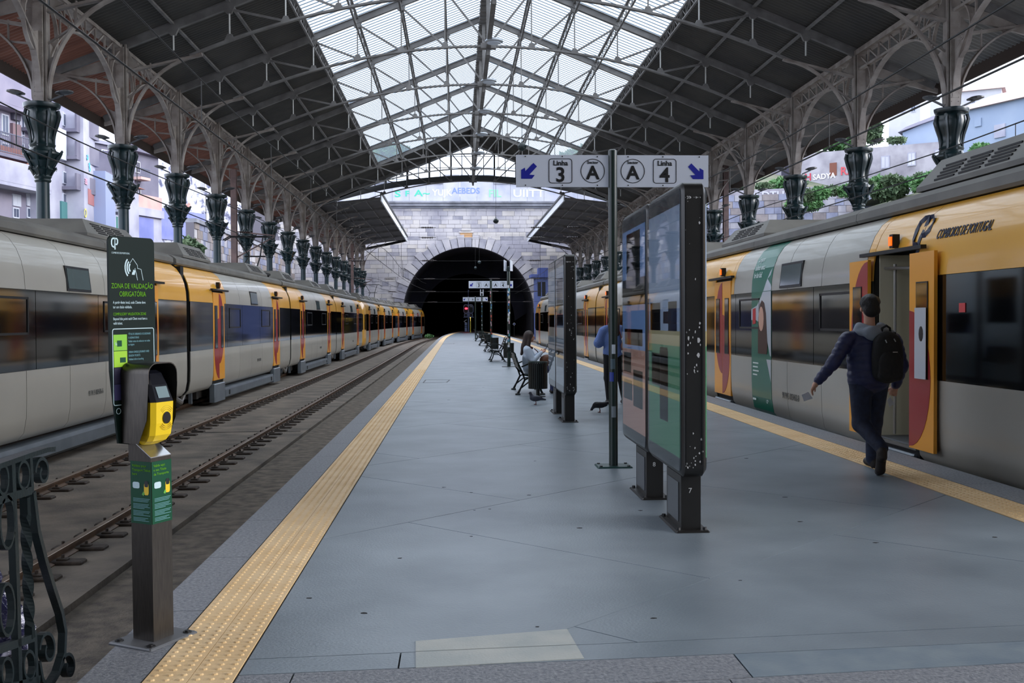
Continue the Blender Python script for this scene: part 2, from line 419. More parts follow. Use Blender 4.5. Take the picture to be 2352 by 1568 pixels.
# ================================================================ roof
CX=1.3; BAY=6.65; Y0=28.15
XLc,XRc=-10.85,13.6
def zr(dx): return 15.57-.4*dx
NOD=[0,1.71,3.42,5.13,6.85,8.67,10.48,12.3]
ceiling=struct('ceiling')
def sheetmesh(dx0,dx1,s,m_,name,amp=.028,lift=.0,per=30):
    mb=MB(); pts=[]
    for i in range(per):
        y=i*BAY/per; d=BAY/per
        pts+=[(y,amp),(y+d*.3,amp),(y+d*.5,-amp),(y+d*.8,-amp)]
    pts.append((BAY,amp)); n=len(pts)
    vs=[(s*dx0,y,zr(dx0)+z+lift) for y,z in pts]+[(s*dx1,y,zr(dx1)+z+lift) for y,z in pts]
    fs=[(i,i+1,n+i+1,n+i) for i in range(n-1)]
    vs+=[(x,y,z+.012) for x,y,z in vs]; fs+=[(2*n+n+i,2*n+n+i+1,2*n+i+1,2*n+i) for i in range(n-1)]
    return mb.add(vs,fs).mesh(name,m_)
SH={}
for s in (-1,1):
    for a,b in zip(NOD[4:-1],NOD[5:]): SH[(s,a)]=sheetmesh(a,b+.03,s,M_roof,'roof_sheet')
    SH[(s,12.3)]=sheetmesh(12.3,15.05,s,M_eave if s<0 else M_eaveR,'eave_sheet')
    for a,b in zip(NOD[:4],NOD[1:5]): SH[(s,a)]=sheetmesh(a,b+.03,s,M_roof,'roof_sheet')
PANE={}
for s in (-1,1):
    for a,b in zip(NOD[:4],NOD[1:5]):
        PANE[(s,a)]=MB().add([(s*(a+.04),.05,zr(a+.04)),(s*(b-.02),.05,zr(b-.02)),(s*(b-.02),BAY-.05,zr(b-.02)),(s*(a+.04),BAY-.05,zr(a+.04))],[(0,1,2,3)]).mesh('pane',GL_SKY)
BARM={}
for s in (-1,1):
    mb=MB()
    for i in range(19):
        y=(i+.5)*BAY/19; mb.bar((s*.05,y,zr(.05)-.012),(s*6.85,y,zr(6.85)-.012),.045,.028)
    BARM[s]=mb.mesh('glazing_bars',mat('glazing_bar',(120,140,158),.5))
for k in range(-5,8):
    y=Y0+k*BAY
    for s in (-1,1):
        for a in NOD[4:]: put('roof_sheet' if a<12 else 'eave_sheet',SH[(s,a)],ceiling,(CX,y,0))
        if -3<k<7:
            for a in NOD[:4]: put('pane',PANE[(s,a)],ceiling,(CX,y,0))
            o=put('glazing_bars',BARM[s],ceiling,(CX,y,0)); o['kind']='stuff'
        else:
            for a in NOD[:4]: put('roof_sheet',SH[(s,a)],ceiling,(CX,y,0))
# eave fascia boards
for s in (-1,1):
    x=CX+s*15.05; MB().box(x-.03,x+.03,-5,82,zr(15.05)-.38,zr(15.05)+.08).build('eave_fascia',M_fascia,ceiling)
    MB().box(CX+s*12.3-.16,CX+s*12.3+.16,10,126,zr(12.3)-.2,zr(12.3)-.03).build('gutter_beam',M_iron,ceiling)
# purlins: lattice beams between the trusses
for s in (-1,1):
    for j,dx in enumerate(NOD[1:7]):
        mb=MB(); x=CX+s*dx; z=zr(dx)-.08; d=.42
        mb.bar((x,21,z),(x,81.4,z),.10,.07); 
        lat = j<4
        if lat: mb.bar((x,21,z-d),(x,74.8,z-d),.07,.05)
        k0=0
        y=21.5
        if lat:
            n=0
            while y<74.5:
                a=BAY/10; mb.bar((x,y,z-(d if n%2 else 0)),(x,y+a,z-(0 if n%2 else d)),.025,.025); mb.bar((x,y,z),(x,y,z-d),.02,.02); y+=a; n+=1
        mb.build('purlin',M_irond,ceiling)
rb=MB(); rb.box(CX-.2,CX+.2,10,82,zr(0)-.42,zr(0)-.02)
for k in range(0,110): rb.box(CX-.24,CX+.24,20+k*.55,20+k*.55+.06,zr(0)-.46,zr(0)-.4)
rb.build('ridge_beam',M_irond,ceiling)
MB().box(CX-.09,CX+.09,22,82,11.0+1.3,11.0+1.45).build('ridge_conduit',M_irond,ceiling)
# trusses
def chord(dx): return 12.4-2.1*(dx/9.9)**2
tr=MB()
for s in (-1,1):
    tr.bar((0,0,zr(0)-.16),(s*14.9,0,zr(14.9)-.16),.16,.24)
    tr.bar((0,0,zr(0)-.04),(s*14.9,0,zr(14.9)-.04),.26,.03)
    for dx in NOD[1:7]: tr.prism([(s*(dx-.2),.06,zr(dx)-.26+.08),(s*(dx+.2),.06,zr(dx)-.26-.08),(s*(dx+.06),.06,zr(dx)-.46),(s*(dx-.08),.06,zr(dx)-.44)],(0,-.12,0))
M_RAFT=tr.mesh('truss',M_irond)
ch=MB(); pts=[(x,0,chord(abs(x))) for x in np.linspace(-9.95,9.95,29)]
ch.flat(pts,(0,1,0),.07,.17); 
for s in (-1,1):
    for dx in NOD[1:6]: ch.prism([(s*(dx-.17),.05,chord(dx)),(s*(dx+.17),.05,chord(dx)-.02),(s*(dx+.06),.05,chord(dx)+.2),(s*(dx-.08),.05,chord(dx)+.2)],(0,-.1,0))
M_CH=ch.mesh('bottom_chord',M_irond)
M_KING=MB().bar((0,0,zr(0)-.2),(0,0,chord(0)-.35),.14,.14).bar((-.3,0,chord(0)),(.3,0,chord(0)),.3,.2).mesh('king_post',M_irond)
M_rod=mat('rod_pale',(206,206,204),.5)
RODS=[]
for s in (-1,1):
    for i,dx in enumerate(NOD[1:7]):
        z0=chord(dx) if dx<9.9 else chord(9.9)+.15
        RODS.append(MB().tube([(s*dx,0,zr(dx)-.3),(s*dx,0,z0)],.028,6).mesh('tie_rod',M_rod if dx>6 else M_irond))
DIAG=[]
for s in (-1,1):
    for i in range(1,6):
        a=NOD[i]; b=NOD[i-1]
        DIAG.append(MB().bar((s*a,0,zr(a)-.3),(s*b,0,chord(b)+.04),.035,.075).mesh('diagonal',M_irond))
for k in range(-1,9):
    y=Y0+k*BAY
    t=put('truss',M_RAFT,ceiling,(CX,y,0))
    put('bottom_chord',M_CH,t); put('king_post',M_KING,t)
    for r in RODS: put('tie_rod',r,t)
    for d in DIAG: put('diagonal',d,t)
# lamps under the trusses
M_lampg=mat('lamp_grey',(176,182,190),.4); M_lens=mat('lamp_lens',(196,206,220),.2)
for k in range(-1,8):
    y=Y0+k*BAY-1.2; t=thing('pendant_lamp','flat grey lamp under the roof ridge, %s from the tunnel end'%ORD[8-k-1],'lamp',(CX,y,12.35),'lamps along the ridge')
    MB().lathe([(.03,.02),(.30,.02),(.36,-.03),(.36,-.07),(.3,-.1)],14,(CX+.18,y,12.33)).build('lamp_head',M_lampg,t,True)
    MB().lathe([(.28,0),(.26,-.03)],14,(CX+.18,y,12.23)).build('lens',M_lens,t)
    MB().bar((CX,y,12.34),(CX,y,12.42),.06,.06).bar((CX,y,12.34),(CX+.2,y,12.34),.05,.05).build('bracket',M_lampg,t)
# gable screen at the tunnel end of the roof
gab=struct('wall_gable'); YG=82.0
def arc(dx): return 12.7-1.7*(dx/11.0)**2
pts=[(CX+x,YG,arc(abs(x))) for x in np.linspace(-11.6,11.6,31)]
MB().flat(pts,(0,1,0),.42,.3).build('arch_girder',mat('gable_iron',(58,60,62),.6),gab)
MB().flat([(CX-12.3,YG,zr(12.3)-.15),(CX,YG,zr(0)-.15),(CX+12.3,YG,zr(12.3)-.15)],(0,1,0),.3,.3).build('gable_rafter',MATS['gable_iron'],gab)
nP=26; w=22./nP
for i in range(nP+1):
    dx=-11+i*w; z0=arc(abs(dx))+.15; z1=zr(abs(dx))-.28
    if z1-z0>.1: MB().box(CX+dx-(.07 if i%2 else .03),CX+dx+(.07 if i%2 else .03),YG-.06,YG+.06,z0,z1).build('mullion',MATS['gable_iron'],gab)
    if i<nP:
        a,b=dx+.03,dx+w-.03; za0,zb0=arc(abs(a))+.2,arc(abs(b))+.2; za1,zb1=zr(abs(a))-.3,zr(abs(b))-.3
        if za1>za0 and zb1>zb0:
            MB().add([(CX+a,YG,za0),(CX+b,YG,zb0),(CX+b,YG,zb1),(CX+a,YG,za1)],[(0,1,2,3)]).build('pane',GL_CLEAR,gab)
for zz in (12.6,13.5,14.4):
    d=min(11,(15.3-zz)/.4); MB().bar((CX-d,YG,zz),(CX+d,YG,zz),.05,.04).build('transom',MATS['gable_iron'],gab)
# ---------------------------------------------------------------- side canopies behind the gable, open in the middle
M_canopy=mat('canopy_sheet',(74,72,74),.75,rgb2=(88,85,84),nscale=.7)
for side,s in (('left',-1),('right',1)):
    t=struct('ceiling_canopy_'+side)
    def cz(dx): return 11.23-.57*(dx-7.2)/5.1 if dx<12.3 else 10.66-.4*(dx-12.3)
    for k in range(6):
        ya=82.2+k*7.15; yb=ya+7.13
        for (a,b) in ((7.2,9.7),(9.7,12.3),(12.3,15.05)):
            MB().prism([(CX+s*a,ya,cz(a)),(CX+s*b,ya,cz(b)),(CX+s*b,yb,cz(b)),(CX+s*a,yb,cz(a))],(0,0,.03)).build('roof_sheet',M_canopy if b<13 else (M_eave if s<0 else M_eaveR),t)
        MB().bar((CX+s*7.2,ya,cz(7.2)-.1),(CX+s*12.3,ya,cz(12.3)-.1),.1,.18).bar((CX+s*12.3,ya,cz(12.3)-.1),(CX+s*15,ya,cz(15)-.1),.1,.18).build('rafter',M_irond,t)
    for a in (8.4,9.7,11.):
        MB().bar((CX+s*a,82.2,cz(a)-.05),(CX+s*a,125,cz(a)-.05),.07,.1).build('purlin',M_irond,t)
    MB().box(CX+s*7.2-.05,CX+s*7.2+.05,82.2,125.1,10.98,11.6).build('fascia',M_white,t)
    MB().box(CX+s*7.2-(.14 if s>0 else -.02),CX+s*7.2+(-.02 if s>0 else .14),82.2,125.1,11.5,11.66).build('gutter',M_dark,t)
    MB().bar((CX+s*7.2,125.1,cz(7.2)-.05),(CX+s*15,125.1,cz(15)-.05),.12,.3).build('end_rafter',M_dark,t)
# ================================================================ columns
CAPP=[(.19,5.28),(.21,5.32),(.19,5.36),(.22,5.42),(.20,5.47),(.25,5.55),(.30,5.6),(.26,5.66),(.33,5.78),(.38,5.82),(.32,5.86),(.36,5.92),(.46,6.0),(.46,6.05),(.34,6.1),(.30,6.18),(.33,6.25),(.29,6.3),(.26,6.42),(.29,6.6),(.36,6.8),(.40,6.98),(.38,7.12),(.34,7.18),(.44,7.22),(.46,7.28),(.46,7.33),(.3,7.36)]
mb=MB(); mb.lathe(CAPP,16,sq=.035)
for q_ in range(8):     # scroll ribs on the vase and leaf tips on the cup
    t=math.pi/4*q_; c_,s_=math.cos(t),math.sin(t)
    mb.tube([(c_*r,s_*r,z) for r,z in ((.30,6.2),(.30,6.4),(.33,6.6),(.40,6.82),(.45,7.0),(.42,7.14),(.37,7.12))],[.03,.035,.045,.05,.05,.045,.02],5)
    mb.tube([(c_*r,s_*r,z) for r,z in ((.26,5.6),(.34,5.8),(.45,6.0),(.52,6.1),(.50,6.04))],[.02,.04,.05,.03,.01],5)
    mb.tube([(c_*r,s_*r,z) for r,z in ((.22,5.45),(.28,5.58),(.36,5.66),(.37,5.6))],[.02,.03,.025,.01],4)
ME_CAP=mb.mesh('capital',M_green,True)
mb=MB(); mb.lathe([(.30,0),(.30,.25),(.24,.3),(.24,.9),(.2,.95),(.18,1.1),(.165,5.0),(.165,5.3)],16); ME_SH=mb.mesh('shaft',M_shaft,True)
mb=MB(); mb.lathe([(.26,0),(.24,0)],4)
def colparts(s):
    # s: +1 hall lies towards +X
    d={}
    p=MB(); p.box(-.15,.15,-.06,.06,7.36,10.6); p.box(-.06,.06,-.19,.19,7.36,10.6); p.box(-.19,-.13,-.13,.13,7.36,10.6); p.box(.13,.19,-.13,.13,7.36,10.6); p.box(-.13,.13,-.22,-.17,7.36,10.5); p.box(-.13,.13,.17,.22,7.36,10.5)
    for i in range(26):
        z=7.5+i*.115
        for x in (-.1,.1):
            p.box(x-.012,x+.012,-.232,-.22,z-.012,z+.012)
    d['pillar']=p.mesh('pillar',M_iron)
    def brk(sx,ext,zt,zb0,zb1,name):
        b=MB(); A=[]
        for t in np.linspace(0,math.radians(80),14): A.append((sx*(.19+ext*(1-math.cos(t))/(1-math.cos(math.radians(80)))),0,7.45+(zt-7.45)*math.sin(t)/math.sin(math.radians(80))))
        b.flat(A,(0,1,0),.05,.2)
        e=A[-1]
        b.bar((sx*.17,0,zb0),(e[0]+sx*.08,0,e[2]+.03),.18,.07)
        b.bar((e[0]-sx*.05,0,e[2]),(e[0]+sx*.15,0,e[2]+.06),.16,.1)
        # web plates: one hugging the pillar, one at the tip
        lo=[a for a in A if a[2]<8.75]
        b.prism([(sx*.15,.02,7.42)]+[(a[0],.02,a[2]) for a in lo]+[(sx*.15,.02,lo[-1][2]-.18)],(0,-.04,0))
        hi=[a for a in A if abs(a[0])>.19+ext*.58]
        f=(abs(hi[0][0])-.17)/(abs(e[0])-.17)
        b.prism([(a[0],.02,a[2]) for a in hi]+[(hi[0][0],.02,zb0+(e[2]-zb0)*f)],(0,-.04,0))
        # upper corner plate with a curved cut
        cc=[(sx*.15,.02,zb0+.02)]+[(sx*(.15+.55-.42*math.cos(t)),.02,zb0+.62-.42*math.sin(t)) for t in np.linspace(1.35,.1,5)]+[(sx*.15,.02,zb0+.85)]
        b.prism(cc,(0,-.04,0))
        mid=A[7]; b.bar((sx*.17,0,8.9),mid,.05,.05); b.bar((mid[0],0,mid[2]),(mid[0],0,zb0+.05+(e[2]-zb0)*.45),.05,.04)
        d[name]=b.mesh(name,M_iron)
    brk(s,2.25,10.27,9.74,10.2,'hall_bracket'); brk(-s,1.95,9.62,9.35,9.6,'outer_bracket')
    b=MB()
    b.prism([(-s*.15,.05,10.25),(-s*2.75,.05,9.35),(-s*2.75,.05,9.2),(-s*.15,.05,9.85)],(0,-.1,0)); d['eave_arm']=b.mesh('eave_arm',M_iron)
    b=MB()
    for sy in (-1,1):
        A=[(0,sy*(.2+3.05*(1-math.cos(t))),7.6+2.35*math.sin(t)) for t in np.linspace(0,math.radians(88),13)]
        b.flat(A,(1,0,0),.05,.16)
        b.prism([(.02,sy*.18,7.6)]+[(.02,a[1],a[2]) for a in A[:6]]+[(.02,sy*.18,9.2)],(-.04,0,0))
        b.bar((0,sy*.2,8.9),A[8],.05,.05); b.bar(A[7],(0,A[7][1],9.95),.05,.05); b.bar(A[9],(0,A[9][1],9.95),.05,.05)
        # small quarter ring in the spandrel
        b.flat([(0,sy*(.35+.75*math.sin(t)),8.6+.75*(1-math.cos(t))) for t in np.linspace(0,math.radians(150),9)],(1,0,0),.05,.1)
    d['arch_rib']=b.mesh('arch_rib',M_iron)
    b=MB()
    b.bar((0,-BAY/2,9.97),(0,BAY/2,9.97),.14,.08); b.bar((0,-BAY/2,10.5),(0,BAY/2,10.5),.14,.08)
    n=8
    for i in range(n):
        y=-BAY/2+i*BAY/n; b.bar((0,y,10.5),(0,y,9.97),.05,.05); b.bar((0,y,9.97 if i<n/2 else 10.5),(0,y+BAY/n,10.5 if i<n/2 else 9.97),.04,.05)
    d['lattice_girder']=b.mesh('lattice_girder',M_iron)
    L=MB()
    for sx in (-1,1):
        L.lathe([(.02,.05),(.12,.06),(.2,.02),(.2,-.01),(.1,-.05),(.02,-.06)],10,(sx*.62,-.1,7.52)); 
        L.bar((sx*.25,-.1,7.38),(sx*.55,-.1,7.47),.05,.05)
    d['spotlights']=None
    return d
CP_={-1:colparts(-1),1:colparts(1)}
def spot(sx):
    L=MB(); L.lathe([(.02,.05),(.12,.06),(.23,.02),(.23,-.01),(.1,-.05),(.02,-.06)],12,(sx*.62,-.1,7.53)); L.bar((sx*.25,-.1,7.36),(sx*.6,-.1,7.48),.05,.05)
    o=[]
    for v in L.v:   # tip the head
        o.append((v[0],v[1],v[2]+(v[0]-sx*.62)*sx*-.0+(v[0])*sx*.12))
    L.v=o
    return L.mesh('spotlight',mat('spot_grey',(60,60,62),.45))
SPOT=[spot(-1),spot(1)]
for k in range(15):
    y=Y0+k*BAY
    for side,x,s in (('left',XLc,1),('right',XRc,-1)):
        t=thing('iron_column','dark green cast iron column behind the %s trains, %s from the front'%(side,ORD[k]),'column',(x,y,0),'iron columns carrying the roof')
        put('shaft',ME_SH,t); put('capital',ME_CAP,t)
        d=CP_[s]
        for nm in ('pillar','hall_bracket','outer_bracket','eave_arm','arch_rib','lattice_girder'): put(nm,d[nm],t)
        if k<12:
            for m_ in SPOT: put('spotlight',m_,t)
# back wall of the concourse behind the viewer
t=struct('wall_back'); MB().box(-16,19,-7.6,-7,-.6,16).build('wall_face',mat('concourse_wall',(150,146,140),.8,rgb2=(168,162,154),nscale=.5),t)
for x in (-11,-5,1,7,13):
    MB().box(x-1.3,x+1.3,-7.02,-6.95,0,4.2).build('doorway',mat('doorway_dark',(30,28,26),.6),t)
# ================================================================ tunnel portal
YW=127.0; TX,TZ,TR=1.43,2.53,7.95
portal=struct('wall_portal')
aw=[(TX+TR*math.cos(t),TZ+TR*math.sin(t)) for t in np.linspace(0,math.pi,41)]
# backing built from vertical strips around the opening
def zop(x):
    d=abs(x-TX); return TZ+math.sqrt(max(0,TR*TR-d*d)) if d<TR else -.66
xs=[-26]+[a[0] for a in aw[::-1]]+[32]
bk=MB()
bk.box(-26,TX-TR,YW,YW+2,-.66,16.6); bk.box(TX+TR,32,YW,YW+2,-.66,16.6)
A=aw[::-1]
for (x0,z0),(x1,z1) in zip(A[:-1],A[1:]):
    bk.prism([(x0,YW,z0),(x1,YW,z1),(x1,YW,16.6),(x0,YW,16.6)],(0,2,0))
bk.build('backing',M_mort,portal)
rest=MB(); blocks=[]; z=-.6; row=0
random.seed(3)
while z<15.2:
    h=random.choice((.46,.5,.54)) if z<14 else .6
    x=-22+random.random()*.9
    while x<27:
        w_=random.uniform(.75,1.5); cx,cz=x+w_/2,z+h/2
        r=math.hypot(cx-TX,cz-TZ); inside=(abs(cx-TX)<TR+.3) if cz<TZ else r<TR+.55
        if not inside: blocks.append((x,w_,z,h))
        x+=w_
    z+=h
blocks.sort(key=lambda b: abs(b[0]-TX)*.6+abs(b[2]-9))
for i,(x,w_,z,h) in enumerate(blocks):
    d=random.uniform(.03,.09); m_=random.choice((M_stone,)*6+(M_stoneL,M_stoneL,M_stoneD))
    if i<300:
        MB().prism([(x+.012,YW-d,z+.012),(x+w_-.012,YW-d,z+.012),(x+w_-.012,YW-d,z+h-.012),(x+.012,YW-d,z+h-.012)],(0,d,0)).build('stone_block',m_,portal)
    else:
        o=len(rest.f); rest.prism([(x+.012,YW-d,z+.012),(x+w_-.012,YW-d,z+.012),(x+w_-.012,YW-d,z+h-.012),(x+.012,YW-d,z+h-.012)],(0,d,0),0 if m_ is M_stone else (1 if m_ is M_stoneL else 2))
o=rest.build('stone_blocks',[M_stone,M_stoneL,M_stoneD],portal); o['kind']='stuff'
nv=31
for i in range(nv):
    t0=math.pi*i/nv+.004; t1=math.pi*(i+1)/nv-.004; ro=TR+(1.15 if i%2 else 1.5); dep=.28 if i%2 else .34
    q=[(TX+r*math.cos(t),YW-dep,TZ+r*math.sin(t)) for r,t in ((TR,t0),(TR,(t0+t1)/2),(TR,t1),(ro,t1),(ro,t0))]
    MB().prism(q,(0,dep+.6,0)).build('voussoir',M_stoneD if i%2 else M_stone,portal)
for s in (-1,1):
    z=-.6; j=0
    while z<TZ-.05:
        h=min(.62,TZ-z); w_=1.5 if j%2 else 1.15
        x0,x1=sorted((TX+s*TR,TX+s*(TR+w_))); MB().box(x0,x1,YW-.3,YW+.6,z+.012,z+h-.012).build('jamb_stone',M_stoneD if j%2 else M_stone,portal); z+=h; j+=1
# cornice and parapet
M_corn=mat('cornice_granite',(148,150,160),.8,rgb2=(112,114,122),nscale=.7,bump=.3)
for j,(z0,z1,d) in enumerate(((15.15,15.4,.25),(15.4,15.75,.6),(15.75,15.95,.8))):
    MB().box(-22,27,YW-d,YW+1,z0,z1).build('cornice',M_corn,portal)
M_par=mat('parapet_render',(166,170,188),.85,rgb2=(190,190,196),nscale=.6,bump=.2)
for i in range(24):
    x=-22+i*2.04; top=18.9 if -1.2<x+1<4.8 else 18.1
    MB().box(x+.01,x+2.03,YW-.15,YW+.6,15.95,top).build('parapet_panel',M_par,portal)
    MB().box(x+.01,x+2.03,YW-.3,YW+.7,top,top+.28).build('coping',M_corn,portal)
# plaque
pl=thing('plaque','small ochre plaque on the portal wall above the tunnel arch','plaque',(1.17,YW-.1,11.9))
MB().box(.45,1.9,YW-.2,YW-.1,11.65,12.2).build('panel',mat('ochre_plaque',(186,146,104),.7),pl)
MB().box(.3,2.05,YW-.26,YW-.1,12.2,12.36).box(.3,2.05,YW-.26,YW-.1,11.5,11.65).box(.6,1.75,YW-.26,YW-.1,12.45,12.62).build('moulding',M_stoneL,pl)
# graffiti on the parapet
def graf(body,px0,py,hpx,col,zc=126.6,wpx=None,sx=1.):
    m_=mat('graffiti_%d_%d_%d'%col,col,.7); a=PY(px0,py,YW-.16)
    sz=hpx*zc/F/.70
    return text('graffiti',body,sz,m_,a,(1,0,0),(0,0,1),portal,depth=.01,bold=.02,sx=sx)
graf('S',906,452,14,(70,190,160),sx=1.6); graf('F',930,450,12,(70,190,160),sx=1.3); graf('A~',952,450,14,(70,190,160),sx=1.4)
graf('YUJK',993,449,14,(226,230,240)); graf('AEBEDS',1038,444,13,(120,140,214)); graf('FIL',1122,452,17,(140,206,170))
graf('UIITT',1178,452,17,(214,226,240),sx=1.25)
# tunnel lining
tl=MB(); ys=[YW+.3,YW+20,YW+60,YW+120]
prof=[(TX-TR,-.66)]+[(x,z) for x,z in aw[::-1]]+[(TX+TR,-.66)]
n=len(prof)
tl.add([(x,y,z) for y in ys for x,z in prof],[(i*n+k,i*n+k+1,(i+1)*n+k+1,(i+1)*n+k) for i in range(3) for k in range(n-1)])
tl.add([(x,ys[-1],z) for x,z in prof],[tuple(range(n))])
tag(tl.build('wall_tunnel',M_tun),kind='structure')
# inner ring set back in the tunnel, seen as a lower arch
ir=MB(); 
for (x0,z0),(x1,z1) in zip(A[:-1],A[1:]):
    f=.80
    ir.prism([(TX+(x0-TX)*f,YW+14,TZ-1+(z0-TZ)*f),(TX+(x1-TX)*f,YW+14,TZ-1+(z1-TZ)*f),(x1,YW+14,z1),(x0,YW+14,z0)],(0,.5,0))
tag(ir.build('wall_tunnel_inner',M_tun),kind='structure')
# ================================================================ retaining walls beside the tracks
def blockwall(name,a,b,z0,z1,bh,bw,npart,mats,back,seedv,depth=.6,cap=True):
    # masonry wall from a to b (XY), its face towards the right of a->b
    t=struct(name); a=Vector((a[0],a[1],0)); b=Vector((b[0],b[1],0)); L=(b-a).length; u=(b-a).normalized(); nrm=Vector((u.y,-u.x,0))
    MB().prism([a+Vector((0,0,z0)),b+Vector((0,0,z0)),b+Vector((0,0,z1)),a+Vector((0,0,z1))],-nrm*depth).build('backing',back,t)
    random.seed(seedv); z=z0; lst=[]
    while z<z1-.1:
        h=min(bh*random.uniform(.9,1.1),z1-z); s=-random.random()*bw
        while s<L:
            w_=bw*random.uniform(.6,1.4); s0=max(0,s); s1=min(L,s+w_)
            if s1-s0>.12: lst.append((s0,s1,z,z+h))
            s+=w_
        z+=h
    lst.sort(key=lambda q:(a+u*q[0]).y-q[2]*3)
    st=MB()
    for i,(s0,s1,za,zb) in enumerate(lst):
        d=random.uniform(.02,.08); mi=random.randrange(len(mats)); g=.015
        q=[a+u*(s0+g)+Vector((0,0,za+g)),a+u*(s1-g)+Vector((0,0,za+g)),a+u*(s1-g)+Vector((0,0,zb-g)),a+u*(s0+g)+Vector((0,0,zb-g))]
        if i<npart: MB().prism(q,nrm*d).build('stone_block',mats[mi],t)
        else: st.prism(q,nrm*d,mi)
    if st.f: o=st.build('stone_blocks',mats,t); o['kind']='stuff'
    if cap:
        MB().prism([a+nrm*.2+Vector((0,0,z1)),b+nrm*.2+Vector((0,0,z1)),b-nrm*(depth+.1)+Vector((0,0,z1)),a-nrm*(depth+.1)+Vector((0,0,z1))],(0,0,.3)).build('coping',M_corn,t)
    return t
M_rs1=mat('rubble_grey',(118,112,116),.85,rgb2=(146,138,138),nscale=1.2,bump=.4,bscale=8)
M_rs2=mat('rubble_tan',(150,138,132),.85,rgb2=(128,120,118),nscale=1.5,bump=.4,bscale=8)
M_rs3=mat('rubble_blue',(112,116,138),.85,rgb2=(138,142,164),nscale=1.2,bump=.4,bscale=8)
blockwall('wall_left',(-19.5,79),(-19.5,126.8),-.6,9.0,.62,1.2,160,[M_rs1,M_rs2,M_rs3,M_stone],M_mort,11)
# ================================================================ catenary
def insul(mb,c,ax,L=1.0,r=.09,n=7):
    c=Vector(c); ax=Vector(ax).normalized(); pts=[]; rs=[]
    for i in range(n):
        t0=-.5+(i+.1)/n; t1=-.5+(i+.5)/n; t2=-.5+(i+.9)/n
        pts+=[c+ax*L*t0,c+ax*L*t1,c+ax*L*t2]; rs+=[.03,r,.03]
    mb.tube([c-ax*(L*.75)]+pts+[c+ax*(L*.75)],[.02]+rs+[.02],8)
M_ins=mat('insulator_brown',(38,28,26),.3)
wires=[(-4.53,5.12,6.0,cvA,'over the empty left track'),(-7.77,4.74,5.45,cvB,'over the trains on the left'),(6.87,4.74,5.48,lambda Y:0,'over the train on the right'),(10.4,4.76,5.3,lambda Y:0,'over the far right track')]
for X,zc_,zm,cv,lab in wires:
    y0=(X,6.5); t=thing('contact_line','black overhead contact wire '+lab,'overhead wire',(X,6,zc_))
    ys=[6]+list(range(12,88,10))+list(range(88,125 if X<10 else 110,6))
    MB().tube([(X+cv(y),y,zc_) for y in ys],.016,5).build('contact_wire',M_wire,t)
    MB().tube([(X+cv(y),y,zm+.12*math.cos((y-6)*2*math.pi/32)) for y in range(6,125 if X<10 else 109,4)],.014,5).build('messenger_wire',M_wire,t)
    for y in range(12,108,7):
        MB().tube([(X+cv(y),y,zc_),(X+cv(y),y,zm+.12*math.cos((y-6)*2*math.pi/32))],.009,4).build('dropper',M_wire,t)
for i,(y,z,xa_,xb_) in enumerate(((86,9.25,-11,13.6),(86.4,8.45,-11,13.6),(88,6.65,-11,13.6),(100,5.6,-11,13.6),(104,4.5,-11,13.6),(112,3.6,-11,13.6),(P(1101,602,118).y,11.24,-5.95,8.55),(P(1092,615,124).y,11.24,-5.95,8.55))):
    t=thing('span_wire','cross-span wire with ribbed insulators in front of the portal, %s from the top'%ORD[i],'overhead wire',(xa_,y,z))
    MB().tube([(xa_,y,z),(0,y,z-.06),(xb_,y,z)],.009,5).build('wire',M_wire,t)
    for xi in ((-2.4,6.6,-8.3,9.6) if i<3 else ((-6.4,-2.6,3.6,7.6) if i<6 else ())):
        k=MB(); insul(k,(xi,y,z-.03),(1,0,0),.95 if i<3 else .7,.1 if i<3 else .07); k.build('insulator',M_ins,t,True)
    if i in (0,2):
        for xi in (-4.53,6.87): MB().tube([(xi,y,z),(xi,y,5.2)],.012,4).build('hanger',M_wire,t)
M_mast=mat('mast_rust',(120,96,92),.6,rgb2=(96,80,78),nscale=3)
for px,zc_,top,lab in ((540,50,390,'brown steel catenary mast behind the left train, under the roof'),(1667,56,380,'brown steel catenary mast behind the near right train'),(810,104,560,'brown steel catenary mast near the left end columns')):
    b_=P(px,735,zc_); tp=P(px,top,zc_).z; t=thing('catenary_mast',lab,'mast',(b_.x,b_.y,-.6))
    MB().box(b_.x-.13,b_.x+.13,b_.y-.14,b_.y-.11,-.6,tp).box(b_.x-.13,b_.x+.13,b_.y+.11,b_.y+.14,-.6,tp).box(b_.x-.02,b_.x+.02,b_.y-.12,b_.y+.12,-.6,tp).build('h_beam',M_mast,t)
    sgn=1 if b_.x<0 else -1
    MB().tube([(b_.x,b_.y,5.9),(b_.x+sgn*1.9,b_.y,5.7)],.035,6).tube([(b_.x,b_.y,4.6),(b_.x+sgn*1.9,b_.y,5.65)],.035,6).build('bracket_arm',M_mast,t)
    k=MB(); insul(k,(b_.x+sgn*.5,b_.y,5.87),(1,0,0),.5,.08,5); k.build('insulator',M_ins,t,True)
# hanging globes
for px,py,rp,zc_,lab in ((1199,337,10,48.25,'black globe hanging high above the direction sign'),(1139,507,6.5,84,'black globe hanging in front of the portal wall'),(1101,602,4,118,'small dark globe hanging in the tunnel mouth, the higher'),(1092,615,3.5,124,'small dark globe hanging in the tunnel mouth, the lower')):
    c=P(px,py,zc_); r=rp*zc_/F; t=thing('hanging_globe',lab,'globe',tuple(c),'hanging globes')
    MB().sphere(c,r,12).build('globe',M_green,t,True); top=(11.2 if zc_>100 else c.z+3.2)
    if zc_<60: top=chord(abs(c.x-CX))
    MB().tube([(c.x,c.y,c.z+r*.9),(c.x,c.y,top)],.012,4).lathe([(r*.3,r*.9),(r*.2,r*1.15)],8,tuple(c)).build('cord',M_wire,t)
